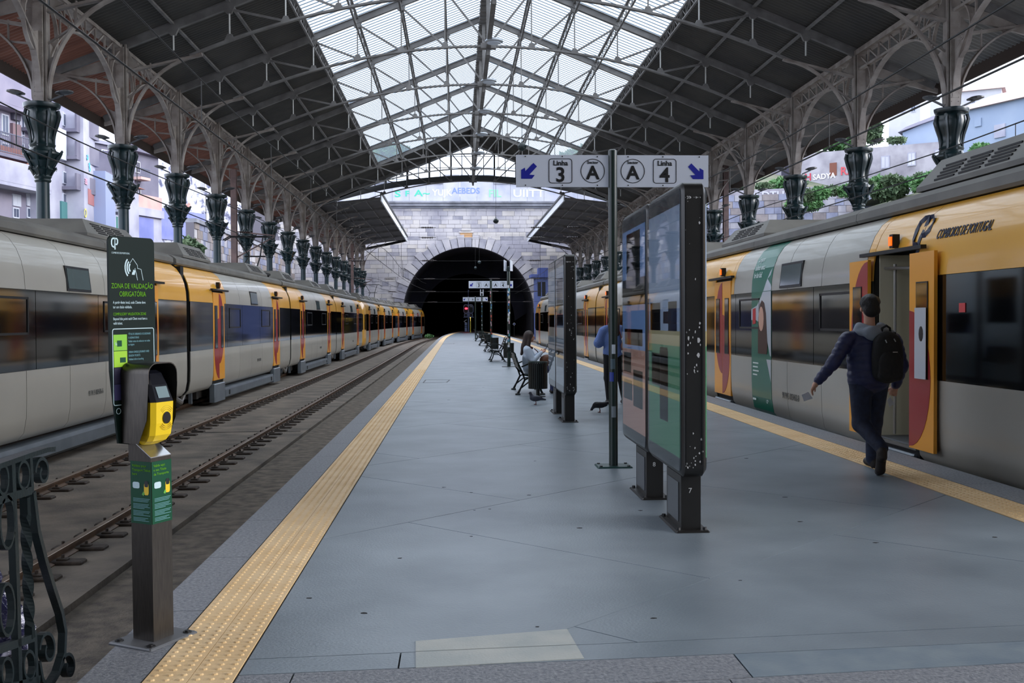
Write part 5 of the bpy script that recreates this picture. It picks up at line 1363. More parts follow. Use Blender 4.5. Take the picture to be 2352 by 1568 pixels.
# ================================================================ people and pigeons: bodies meshed from blended distance fields
class SDF:
    def __init__(s,lo,hi,h):
        s.lo=np.array(lo,np.float32); s.h=h; n=np.ceil((np.array(hi)-np.array(lo))/h).astype(int)+1
        s.d=np.full(n,.5,np.float32); s.m=np.zeros(n,np.int8); s.raw=np.full(n,9.,np.float32); s.n=n
    def _blk(s,lo,hi,pad):
        i0=np.maximum(0,np.floor((np.array(lo)-pad-s.lo)/s.h).astype(int)); i1=np.minimum(s.n,np.ceil((np.array(hi)+pad-s.lo)/s.h).astype(int)+1)
        if np.any(i1<=i0): return None
        sl=tuple(slice(a,b) for a,b in zip(i0,i1))
        X=(s.lo[0]+np.arange(i0[0],i1[0])*s.h)[:,None,None]; Y=(s.lo[1]+np.arange(i0[1],i1[1])*s.h)[None,:,None]; Z=(s.lo[2]+np.arange(i0[2],i1[2])*s.h)[None,None,:]
        return sl,X.astype(np.float32),Y.astype(np.float32),Z.astype(np.float32)
    def _merge(s,sl,d,mi,k):
        o=s.d[sl]
        if k>0:
            hh=np.clip(.5+.5*(o-d)/k,0,1); r=o*(1-hh)+d*hh-k*hh*(1-hh)
        else: r=np.minimum(o,d)
        s.d[sl]=r; b=d<s.raw[sl]; s.m[sl]=np.where(b,mi,s.m[sl]); s.raw[sl]=np.minimum(s.raw[sl],d)
    def cap(s,p,q,r0,r1=None,mi=0,k=.03,sx=1.,sy=1.,quilt=0.,per=.075):
        r1=r0 if r1 is None else r1; p=np.array(p,float); q=np.array(q,float); R=max(r0,r1)*max(1,1/sx,1/sy)
        b=s._blk(np.minimum(p,q)-R,np.maximum(p,q)+R,.07)
        if b is None: return s
        sl,X,Y,Z=b; v=q-p; L=float(v@v)+1e-9
        dx,dy,dz=(X-p[0]),(Y-p[1]),(Z-p[2])
        t=np.clip((dx*v[0]+dy*v[1]+dz*v[2])/L,0,1)
        ex,ey,ez=(dx-t*v[0])*sx,(dy-t*v[1])*sy,dz-t*v[2]
        d=np.sqrt(ex*ex+ey*ey+ez*ez)-(r0+(r1-r0)*t)
        if quilt: d=d-quilt*np.abs(np.sin(t*math.pi*math.sqrt(L)/per))+quilt*.5
        s._merge(sl,d.astype(np.float32),mi,k); return s
    def ell(s,c,r,mi=0,k=.03,quilt=0.,per=.075):
        c=np.array(c,float); r=np.array(r,float); b=s._blk(c-r,c+r,.07)
        if b is None: return s
        sl,X,Y,Z=b
        k0=np.sqrt(((X-c[0])/r[0])**2+((Y-c[1])/r[1])**2+((Z-c[2])/r[2])**2); k1=np.sqrt(((X-c[0])/r[0]**2)**2+((Y-c[1])/r[1]**2)**2+((Z-c[2])/r[2]**2)**2)+1e-6
        d=k0*(k0-1)/k1
        if quilt: d=d-quilt*np.abs(np.sin(Z*math.pi/per))+quilt*.5
        s._merge(sl,d.astype(np.float32),mi,k); return s
    def mesh(s,name,mats):
        d=s.d; g=d<0
        c=[g[i:g.shape[0]-1+i,j:g.shape[1]-1+j,k:g.shape[2]-1+k] for i in (0,1) for j in (0,1) for k in (0,1)]
        cnt=sum(x.astype(np.int8) for x in c); act=(cnt>0)&(cnt<8); I=np.argwhere(act)
        idx=-np.ones(act.shape,np.int32); idx[act]=np.arange(len(I))
        pos=np.zeros((len(I),3)); w=np.zeros(len(I))
        E=[]
        for i in (0,1):
            for j in (0,1): E+= [((0,i,j),(1,i,j)),((i,0,j),(i,1,j)),((i,j,0),(i,j,1))]
        for a,b in E:
            da=d[I[:,0]+a[0],I[:,1]+a[1],I[:,2]+a[2]]; db=d[I[:,0]+b[0],I[:,1]+b[1],I[:,2]+b[2]]
            x=(da<0)!=(db<0); t=np.where(x,da/np.where(x,da-db,1),0)
            pos+=np.where(x[:,None],np.array(a)+(np.array(b)-np.array(a))*t[:,None],0); w+=x
        pos=(I+pos/w[:,None])*s.h+s.lo
        F_=[]
        for ax in range(3):
            u,v=[(1,2),(2,0),(0,1)][ax]
            sa=[slice(None)]*3; sb=[slice(None)]*3; sa[ax]=slice(0,-1); sb[ax]=slice(1,None)
            ga,gb=g[tuple(sa)],g[tuple(sb)]; ch=np.argwhere(ga!=gb)
            ch=ch[(ch[:,u]>0)&(ch[:,v]>0)&(ch[:,u]<g.shape[u]-1)&(ch[:,v]<g.shape[v]-1)]
            ins=ga[ch[:,0],ch[:,1],ch[:,2]]
            def at(du,dv):
                q=ch.copy(); q[:,u]-=du; q[:,v]-=dv; return idx[q[:,0],q[:,1],q[:,2]]
            quad=np.stack([at(1,1),at(0,1),at(0,0),at(1,0)],1); quad[~ins]=quad[~ins][:,::-1]; F_.append(quad)
        F_=np.concatenate(F_); F_=F_[(F_>=0).all(1)]
        me=bpy.data.meshes.new(name); me.from_pydata(pos.tolist(),[],F_.tolist())
        for m_ in mats: me.materials.append(m_)
        if len(mats)>1:
            vm=s.m[I[:,0],I[:,1],I[:,2]]; me.polygons.foreach_set('material_index',vm[F_[:,0]].astype(np.int32))
        me.polygons.foreach_set('use_smooth',[True]*len(F_)); me.update(); return me
M_skin=mat('skin',(204,156,132),.55); M_skin2=mat('skin_warm',(190,138,114),.55)
M_hairb=mat('hair_black',(20,17,17),.5,bump=.5,bscale=90); M_hairbr=mat('hair_brown',(48,32,28),.5,bump=.5,bscale=90)
M_nav=mat('jacket_navy',(44,48,90),.45,rgb2=(34,38,74),nscale=14,bump=.15,bscale=30); M_jean=mat('jeans_dark',(32,42,68),.75,rgb2=(24,30,52),nscale=18,bump=.2,bscale=60)
M_shoe=mat('shoe_brown',(36,28,26),.6); M_hoodg=mat('hood_grey',(138,146,158),.8,bump=.2,bscale=60); M_pack=mat('backpack_black',(20,19,20),.75,rgb2=(28,26,26),nscale=30,bump=.2,bscale=80)
M_flee=mat('fleece_blue',(112,136,196),.9,bump=.6,bscale=70); M_legg=mat('leggings_black',(16,16,18),.8); M_swe=mat('sweater_pale',(196,210,228),.85,bump=.3,bscale=50); M_jeanb=mat('jeans_blue',(50,62,110),.8)
def head(s,c,fw,sk,k=.02,sc=1.):
    """c head centre, fw facing (unit xy)"""
    c=np.array(c); f=np.array([fw[0],fw[1],0.]); r=np.array([fw[1],-fw[0],0.]); z=np.array([0,0,1.])
    e=lambda a,b,cc:c+(r*a+f*b+z*cc)*sc
    s.ell(e(0,-.01,.03),np.array([.078,.078,.085])*sc+np.abs(f)*.012,sk,k); s.cap(e(0,.03,-.04),e(0,.045,-.075),.058*sc,.035*sc,sk,k)
    s.cap(e(0,.085,.01),e(0,.105,-.022),.010*sc,.015*sc,sk,.012); s.cap(e(-.022,.085,-.052),e(.022,.085,-.052),.010*sc,None,sk,.008)
    for a in (-1,1):
        s.ell(e(a*.078,0,-.005),(.016,.02,.03),sk,.008); s.cap(e(a*.03,.075,.008),e(a*.036,.073,.008),.012*sc,None,sk,.008)
def hand(s,w,dirn,side,sk,curl=.5,up=(0,0,1)):
    """w wrist, dirn unit direction of the fingers, side = unit direction across the palm towards the thumb"""
    w=np.array(w,float); d=np.array(dirn,float); d/=np.linalg.norm(d); t=np.array(side,float); t-=d*(t@d); t/=np.linalg.norm(t); n=np.cross(d,t)
    s.cap(w,w+d*.03,.026,.03,sk,.015); 
    for a in (-.024,0,.022): s.cap(w+d*.02+t*a,w+d*.085+t*a*1.15,.017,.015,sk,.012)
    for i,(a,L) in enumerate(((.032,.062),(.011,.072),(-.011,.066),(-.031,.052))):
        b0=w+d*.088+t*a; b1=b0+(d*(1-.35*curl)+n*curl*.7)*L*.5; b2=b1+(d*(1-1.0*curl)+n*curl)*L*.5
        s.cap(b0,b1,.0095,.009,sk,.006); s.cap(b1,b2,.009,.0075,sk,.004)
    b=w+d*.03+t*.03; s.cap(b,b+d*.03+t*.028+n*.01,.0125,.011,sk,.008); s.cap(b+d*.03+t*.028+n*.01,b+d*.058+t*.03+n*.025,.011,.009,sk,.004)
# ---- man walking away with a backpack (faces +y)
mw=P(1996,735,10.95); MX,MY=mw.x,mw.y
man=thing('person','person walking away in a navy quilted jacket, dark jeans and grey hood','person',(MX,MY,0))
s=SDF((-.72,-.62,-.02),(.55,.62,1.92),.0075); J,T_,SH_,SK=0,1,2,3
s.ell((0,.0,1.18),(.232,.15,.30),J,.05,.007); s.ell((.0,.0,.98),(.222,.165,.17),J,.06,.007); s.cap((-.15,0,1.40),(.17,0,1.39),.075,None,J,.05,quilt=0); s.ell((.02,.01,1.44),(.11,.09,.08),J,.05)
LS,LE,LW=(-.235,-.02,1.385),(-.40,-.06,1.14),(-.535,-.0,.955)
RS,RE,RW=(.255,-.02,1.37),(.36,.02,1.10),(.335,.10,.90)
for a,b,c in ((LS,LE,LW),(RS,RE,RW)):
    s.cap(a,b,.085,.066,J,.04,quilt=.008); s.cap(b,c,.066,.05,J,.03,quilt=.007)
s.cap((-.09,-.0,.92),(-.10,-.05,.50),.118,.092,T_,.03); s.cap((-.10,-.05,.50),(-.02,-.38,.285),.09,.066,T_,.03)
s.cap((.10,.02,.92),(.115,.15,.50),.115,.088,T_,.03); s.cap((.115,.15,.50),(.13,.22,.10),.086,.07,T_,.03)
s.cap((-.03,-.41,.235),(-.025,-.36,.06),.05,.048,SH_,.02); s.cap((-.025,-.36,.06),(-.025,-.31,.035),.046,.036,SH_,.02); s.cap((-.033,-.435,.25),(-.03,-.44,.20),.042,None,SH_,.02)
s.cap((.14,.2,.055),(.15,.42,.045),.05,.042,SH_,.02); s.cap((.14,.18,.055),(.14,.18,.035),.048,None,SH_,.01)
s.cap((.015,.02,1.45),(.015,.03,1.62),.058,.055,SK,.03); head(s,(.02,.045,1.70),(0,1),SK,sc=1.05)
hand(s,(-.555,.012,.93),(-.45,.12,-.8),(.5,.8,.1),SK,.55); hand(s,(.33,.125,.88),(-.05,.35,-.9),(-.7,.5,0),SK,.7)
put('body',s.mesh('body',[M_nav,M_jean,M_shoe,M_skin]),man)
hs=SDF((-.12,-.12,1.58),(.16,.2,1.9),.008); hs.ell((.02,.025,1.752),(.096,.108,.108),0,.02); hs.ell((.02,-.025,1.68),(.088,.06,.07),0,.03)
for i in range(26):
    a=i*2.4; r_=.05+.03*(i%3)/3; hs.cap((.02+r_*math.cos(a),.02+r_*math.sin(a),1.80),(.02+r_*1.3*math.cos(a+.4),.02+r_*1.3*math.sin(a+.4),1.83-.0012*i-r_*.75),.022,.016,0,.022)
put('hair',hs.mesh('hair',[M_hairb]),man)
hd=SDF((-.28,-.22,1.3),(.3,.2,1.64),.009)
for i in range(15):
    a=math.pi*(-.05+1.1*i/14); hd.cap((.015+.115*math.cos(a),.02-.105*math.sin(a),1.50+.02*math.cos(2*a)),(.015+.15*math.cos(a),.0-.12*math.sin(a),1.455),.034,.036,0,.03)
hd.ell((.0,-.13,1.44),(.10,.045,.075),0,.04); hd.cap((-.12,-.02,1.5),(-.02,.1,1.44),.03,.03,0,.03); hd.cap((.15,-.02,1.5),(.05,.1,1.44),.03,.03,0,.03)
put('hood',hd.mesh('hood',[M_hoodg]),man)
bx,by=MX+.115,MY-.2
pk=thing('backpack','black backpack worn by the person walking away','backpack',(bx,by,.95))
s=SDF((-.2,-.2,-.05),(.2,.2,.6),.009)
s.cap((-.07,0,.09),(-.06,.02,.40),.085,.075,0,.06,sy=1.1); s.cap((.07,0,.09),(.06,.02,.40),.085,.075,0,.06,sy=1.1); s.ell((0,.0,.25),(.155,.09,.27),0,.05); 
put('main_compartment',s.mesh('main_compartment',[M_pack]),pk)
s=SDF((-.2,-.22,-.02),(.2,.1,.45),.009); s.ell((.0,-.075,.17),(.125,.055,.16),0,.02); s.cap((-.08,-.07,.06),(.08,-.07,.06),.05,None,0,.05); put('front_pocket',s.mesh('front_pocket',[M_pack]),pk)
loc=lambda mb,nm,m_,p: mb.build(nm,m_,p,True,local=True)
loc(MB().tube([(-.05,.05,.48),(-.04,.04,.55),(0,.03,.575),(.04,.04,.55),(.05,.05,.48)],.013,6),'handle',M_pack,pk)
for sx in (-1,1): loc(MB().flat([(sx*.1,.07,.42),(sx*.105,.10,.5),(sx*.11,.19,.52),(sx*.11,.3,.46)],(1,0,0),.012,.05),'shoulder_strap',M_pack,pk)
loc(MB().tube([(.03,-.09,.44),(.045,-.095,.41)],.006,5).tube([(-.06,-.09,.43),(-.05,-.1,.40)],.006,5),'zip_pulls',M_steel,pk); loc(MB().box(.0,.05,-.135,-.13,.30,.31),'badge',M_steel,pk)
for (x_,y_,z_,d1,lab) in ((-.625,.06,.83,(-.12,-.01,-.10),'pale paper ticket in the left hand of the walking person'),(.315,.20,.76,(-.06,.0,-.11),'small pale paper in the right hand of the walking person')):
    tk=MB().prism([(MX+x_,MY+y_,z_),(MX+x_+d1[0]*.6,MY+y_,z_-.03),(MX+x_+d1[0]*.6+.03,MY+y_+.01,z_+d1[2]),(MX+x_+.05,MY+y_+.01,z_+d1[2]*.7)],(0,.0015,0)); tag(tk.build('ticket',M_sign),lab,'ticket')
# ---- woman seated on the bench, looking at a phone (faces +x)
WX,WY=1.66,22.75
wo=thing('person','person in a pale sweater seated on the bench looking at a phone','person',(WX,WY,.44))
s=SDF((-.55,-.38,-.46),(.75,.36,1.12),.009); A_,T_,SH_,SK=0,1,2,3
s.ell((-.1,0,.28),(.145,.2,.28),A_,.06); s.ell((-.05,0,.11),(.17,.2,.15),A_,.06); s.cap((-.15,-.13,.52),(-.15,.13,.52),.075,None,A_,.06); s.ell((-.13,0,.56),(.08,.1,.07),A_,.05)
for sy in (-1,1):
    s.cap((-.14,sy*.19,.51),(-.03,sy*.24,.27),.078,.062,A_,.04); s.cap((-.03,sy*.24,.27),(.15,sy*.13,.44),.062,.045,A_,.03)
    hand(s,(.15,sy*.12,.45),(.75,-sy*.35,.35),(0,-sy,.6),SK,.6)
    s.cap((.0,sy*.1,.08),(.44,sy*.1,.09),.098,.07,T_,.04); s.cap((.44,sy*.1,.09),(.42,sy*.1,-.36),.068,.05,T_,.03); s.cap((.40,sy*.1,-.40),(.56,sy*.1,-.41),.045,.036,SH_,.02)
s.cap((-.14,0,.55),(-.10,0,.68),.05,.048,SK,.03); head(s,(-.075,0,.79),(1,0),SK)
put('body',s.mesh('body',[M_swe,M_jeanb,M_shoe,M_skin2]),wo)
hs=SDF((-.4,-.2,.35),(.1,.2,1.0),.009); hs.ell((-.1,0,.83),(.105,.1,.105),0,.03); hs.cap((-.13,0,.80),(-.19,0,.56),.085,.075,0,.04); hs.cap((-.19,0,.6),(-.26,0,.42),.07,.03,0,.04)
for sy in (-1,1): hs.cap((-.07,sy*.075,.84),(-.11,sy*.085,.6),.035,.04,0,.03)
put('hair',hs.mesh('hair',[M_hairbr]),wo)
sc_=MB(); sc_.tube([(-.15,-.09,.60),(-.06,-.07,.56),(-.03,0,.55),(-.06,.07,.56),(-.15,.09,.60)],.028,8); loc(sc_,'scarf',mat('scarf_red',(92,40,40),.8),wo)
ph=thing('mobile_phone','mobile phone held by the seated person','phone',(WX+.27,WY-.01,.95)); BASE.pop(ph.name)
loc(MB().prism([(0,-.038,0),(0,.038,0),(.045,.038,.13),(.045,-.038,.13)],(-.008,0,.003)),'case',M_dark,ph); loc(MB().prism([(-.009,-.034,.008),(-.009,.034,.008),(.033,.034,.128),(.033,-.034,.128)],(-.002,0,.001)),'screen',mat('phone_screen',(150,170,200),.2),ph)
hb=thing('handbag','brown leather handbag on the lap of the seated person','bag',(WX+.28,WY-.08,.62)); BASE.pop(hb.name)
s=SDF((-.22,-.2,-.04),(.25,.2,.3),.009); s.ell((.02,0,.11),(.17,.1,.12),0,.03); s.cap((-.1,0,.03),(.13,0,.03),.05,None,0,.05); put('bag_body',s.mesh('bag_body',[mat('leather_brown',(104,62,38),.5,bump=.2,bscale=40)]),hb)
loc(MB().tube([(-.12,0,.18),(-.2,-.03,.3),(-.27,-.05,.36)],.010,6),'strap',mat('strap_brown',(84,44,34),.6),hb)
# ---- woman standing behind the sign pole (faces away, +y)
sw=P(1409,735,19.7); SX,SY=sw.x,sw.y
st=thing('person','standing person in a blue fleece and black leggings behind the sign pole','person',(SX,SY,0))
s=SDF((-.45,-.34,-.02),(.45,.42,1.80),.0095); A_,T_,SH_,SK=0,1,2,3
s.ell((0,0,1.2),(.2,.14,.27),A_,.05); s.ell((0,0,1.0),(.2,.15,.15),A_,.05); s.cap((-.14,0,1.42),(.14,0,1.42),.075,None,A_,.05); s.ell((0,0,1.47),(.1,.09,.07),A_,.05)
s.cap((-.2,0,1.38),(-.285,.0,1.16),.085,.085,A_,.04); s.cap((-.285,.0,1.16),(-.2,.2,1.34),.082,.055,A_,.04); hand(s,(-.19,.22,1.36),(.4,.5,.6),(.5,-.2,.4),SK,.6)
s.cap((.2,0,1.38),(.27,.02,1.12),.085,.08,A_,.04); s.cap((.27,.02,1.12),(.18,.22,1.05),.075,.055,A_,.04); hand(s,(.16,.25,1.05),(-.5,.7,0),(0,.2,1),SK,.6)
s.cap((-.09,0,.92),(-.115,.02,.5),.105,.068,T_,.04); s.cap((-.115,.02,.5),(-.10,-.02,.1),.064,.045,T_,.03); s.cap((.09,0,.92),(.13,0,.5),.105,.068,T_,.04); s.cap((.13,0,.5),(.19,-.02,.1),.064,.045,T_,.03)
for x_ in (-.10,.19): s.cap((x_,-.04,.05),(x_,.15,.045),.046,.04,SH_,.02)
s.cap((0,.0,1.5),(0,.02,1.6),.05,None,SK,.03); head(s,(.0,.04,1.66),(0,1),SK)
put('body',s.mesh('body',[M_flee,M_legg,M_shoe,M_skin]),st)
hs=SDF((-.2,-.22,1.1),(.2,.2,1.85),.0095); hs.ell((0,.01,1.70),(.098,.105,.10),0,.03); hs.cap((0,-.04,1.66),(0,-.11,1.38),.095,.085,0,.04); hs.cap((-.07,-.06,1.5),(-.07,-.1,1.32),.05,.035,0,.03); hs.cap((.06,-.06,1.5),(.06,-.1,1.32),.05,.035,0,.03); put('hair',hs.mesh('hair',[M_hairbr]),st)
hb=thing('shoulder_bag','brown and white shoulder bag of the person in the blue fleece','bag',(SX+.24,SY-.17,.98)); BASE.pop(hb.name)
s=SDF((-.2,-.14,-.05),(.2,.14,.4),.01); s.ell((0,0,.12),(.13,.07,.13),0,.03); s.ell((0,-.01,.25),(.12,.07,.06),1,.02); s.cap((-.08,0,.02),(.08,0,.02),.04,None,1,.03); put('bag_body',s.mesh('bag_body',[mat('leather_rust',(122,62,44),.55),M_white]),hb)
loc(MB().tube([(-.1,.03,.24),(-.15,.06,.42),(-.2,.12,.52)],.012,6),'strap',MATS['leather_rust'],hb)
# ---- pigeons
M_pig=mat('pigeon_slate',(44,48,62),.6,rgb2=(58,62,78),nscale=25); M_pig2=mat('pigeon_dark',(26,27,33),.6,rgb2=(34,36,44),nscale=25); M_pleg=mat('pigeon_leg',(120,62,60),.6)
def pigeon(p,label,peck,m_):
    t=thing('pigeon',label,'bird',(p.x,p.y,0)); BASE.pop(t.name)
    s=SDF((-.22,-.09,0),(.24,.09,.3),.005)
    if peck:
        s.ell((0,0,.13),(.115,.06,.055),0,.02); s.cap((-.06,0,.14),(-.12,0,.08),.04,.025,0,.03); s.ell((-.135,0,.055),(.024,.02,.022),0,.015); s.cap((.08,0,.15),(.2,0,.185),.035,.018,0,.02,sy=.9)
        s.cap((-.15,0,.045),(-.17,0,.03),.007,.003,1,.004)
    else:
        s.ell((0,0,.12),(.105,.058,.058),0,.02); s.cap((-.06,0,.14),(-.095,0,.21),.04,.024,0,.03); s.ell((-.1,0,.225),(.026,.021,.022),0,.012); s.cap((.07,0,.115),(.185,0,.095),.034,.016,0,.02)
        s.cap((-.12,0,.222),(-.142,0,.214),.007,.003,1,.004)
    put('body',s.mesh('body',[m_,M_pleg]),t)
    for sy in (-1,1):
        loc(MB().tube([(.0,sy*.022,.085),(.01,sy*.024,.03),(.0,sy*.025,.006)],.006,5).tube([(.0,sy*.025,.006),(-.03,sy*.03,.004)],.005,5).tube([(0,sy*.025,.006),(-.025,sy*.015,.004)],.005,5).tube([(0,sy*.025,.006),(.02,sy*.025,.004)],.005,5),'leg',M_pleg,t)
        w_=MB(); w_.sphere((.03,sy*.05,.135 if peck else .122),.05,8,0,(2.1,.28,.85)); loc(w_,'wing',m_,t)
pigeon(G(1230,929),'slate pigeon standing upright below the litter bin',False,M_pig); pigeon(G(1377,947),'dark pigeon pecking at the platform beside the sign pole',True,M_pig2)
# ================================================================ town outside: left bank
class Fac:
    """facade plane between two pixel columns at given depths; y on the picture gives the height"""
    def __init__(s,name,label,x0,z0,x1,z1,ytop,wallm,depth=4.,roof=None,bottom=-.6,cat='building',ytop1=None):
        a=P(x0,735,z0); b=P(x1,735,z1); s.a=Vector((a.x,a.y,0)); s.b=Vector((b.x,b.y,0)); s.u=(s.b-s.a).normalized(); s.n=Vector((s.u.y,-s.u.x,0))
        if s.n.dot(Vector((0,0,0))-s.a)<0: s.n=-s.n
        s.t=thing(name,label,cat,(s.a.x,s.a.y,bottom)); s.bot=bottom
        h0=P(x0,ytop,z0).z; h1=P(x1,ytop if ytop1 is None else ytop1,z1).z if ytop1 is not None else h0; s.h=max(h0,h1); q=[s.a+V(0,0,bottom),s.b+V(0,0,bottom),s.b+V(0,0,h1),s.a+V(0,0,h0)]
        MB().prism(q,-s.n*depth).build('wall',wallm,s.t)
        if roof:
            c=-s.n; e=.4; A0=s.a+s.n*e-s.u*e+V(0,0,h0); B0=s.b+s.n*e+s.u*e+V(0,0,h1); r=MB()
            A1=s.a+c*(depth/2)-s.u*.1+V(0,0,h0+depth*.22); B1=s.b+c*(depth/2)+s.u*.1+V(0,0,h1+depth*.22); A2=s.a+c*(depth+e)-s.u*e+V(0,0,h0); B2=s.b+c*(depth+e)+s.u*e+V(0,0,h1)
            r.add([A0,B0,B1,A1,A2,B2],[(0,1,2,3),(3,2,5,4),(0,3,4),(1,5,2),(0,4,5,1)]); r.build('roof',roof,s.t)
    def pt(s,px,py,out=0.):
        d=ray(px,py); o=s.a+s.n*out; k=(o-CAMP).dot(s.n)/d.dot(s.n); return CAMP+d*k
    def rect(s,nm,x0,y0,x1,y1,m_,d0=-.02,d1=.05,parent=None):
        # rectangle given by pixel corners, squared to the facade
        p=s.pt(x0,y1); q=s.pt(x1,y0); ua=(p-s.a).dot(s.u); ub=(q-s.a).dot(s.u); za,zb=sorted((p.z,q.z))
        if ua>ub: ua,ub=ub,ua
        return s.uv(nm,ua,ub,za,zb,m_,d0,d1,parent)
    def uv(s,nm,ua,ub,za,zb,m_,d0,d1,parent=None):
        o=s.a+s.n*d0; q=[o+s.u*ua+V(0,0,za),o+s.u*ub+V(0,0,za),o+s.u*ub+V(0,0,zb),o+s.u*ua+V(0,0,zb)]
        if parent is None: return MB().prism(q,s.n*(d1-d0)).build(nm,m_,s.t)
        b=Vector(BASE[s.t.name]); return MB().prism([v-b for v in q],s.n*(d1-d0)).build(nm,m_,parent,local=True)
    def win(s,x0,y0,x1,y1,pane=None,frame=None):
        p=s.pt(x0,y1); q=s.pt(x1,y0); ua,ub=sorted(((p-s.a).dot(s.u),(q-s.a).dot(s.u))); za,zb=sorted((p.z,q.z))
        w=s.uv('window',ua,ub,za,zb,frame or M_wf,-.02,.08); f=.12*(ub-ua); cx=(ua+ub)/2
        s.uv('pane',ua+f,cx-f*.3,za+f,zb-f,pane or M_wp,.05,.09,w); s.uv('pane',cx+f*.3,ub-f,za+f,zb-f,pane or M_wp,.05,.09,w)
        return w
    def balc(s,x0,y0,x1,y1,m_,rail=True,out=.9):
        p=s.pt(x0,y1); q=s.pt(x1,y0); ua,ub=sorted(((p-s.a).dot(s.u),(q-s.a).dot(s.u))); za,zb=sorted((p.z,q.z))
        b=s.uv('balcony',ua,ub,za,za+.22,m_,-.05,out)
        if rail=='bars':
            n=int((ub-ua)/.16); mb=MB(); B=Vector(BASE[s.t.name])
            for i in range(n+1):
                u=ua+(ub-ua)*i/n; pp=s.a+s.n*(out-.05)+s.u*u-B; mb.bar(pp+V(0,0,za+.2),pp+V(0,0,zb),.035,.035)
            for zz in (za+.3,zb): mb.bar(s.a+s.n*(out-.05)+s.u*ua-B+V(0,0,zz),s.a+s.n*(out-.05)+s.u*ub-B+V(0,0,zz),.06,.06)
            mb.build('railing',M_br,b,local=True)
        else: s.uv('parapet',ua,ub,za+.2,zb,m_,out-.12,out,b)
        return b
    def graf(s,body,px,py,hpx,col,sx=1.):
        p=s.pt(px,py,.06); zc_=(p-CAMP).dot(Fw); m_=mat('graffiti_%d_%d_%d'%col,col,.7)
        u=s.u if s.u.dot(Rv)>0 else -s.u
        text('graffiti',body,hpx*zc_/F/.7,m_,p,u,(0,0,1),s.t,depth=.01,bold=.02,sx=sx)
M_wf=mat('far_frame_white',(190,194,208),.6); M_wp=mat('far_pane',(70,78,100),.25,coat=.3); M_br=mat('far_rail',(88,92,110),.6)
M_l1=mat('facade_lilac',(146,140,156),.85,rgb2=(124,120,140),nscale=.5,detail=7); M_l2=mat('facade_white',(172,172,186),.85,rgb2=(146,146,166),nscale=.6,detail=7); M_l3=mat('facade_grey',(116,114,130),.85,rgb2=(98,96,114),nscale=.5,detail=7)
M_l4=mat('facade_tiles',(184,186,200),.7,rgb2=(78,82,112),nscale=1.6,lo=.5,hi=.62,detail=9); M_l5=mat('facade_pink',(196,164,156),.85,rgb2=(178,150,146),nscale=1); M_terr=mat('terracotta',(168,106,86),.8,rgb2=(148,92,76),nscale=2); M_l6=mat('facade_blue',(110,118,176),.8,rgb2=(128,134,190),nscale=.7); M_drk=mat('facade_dark',(52,50,66),.8); M_net=mat('safety_net',(70,120,122),.8)
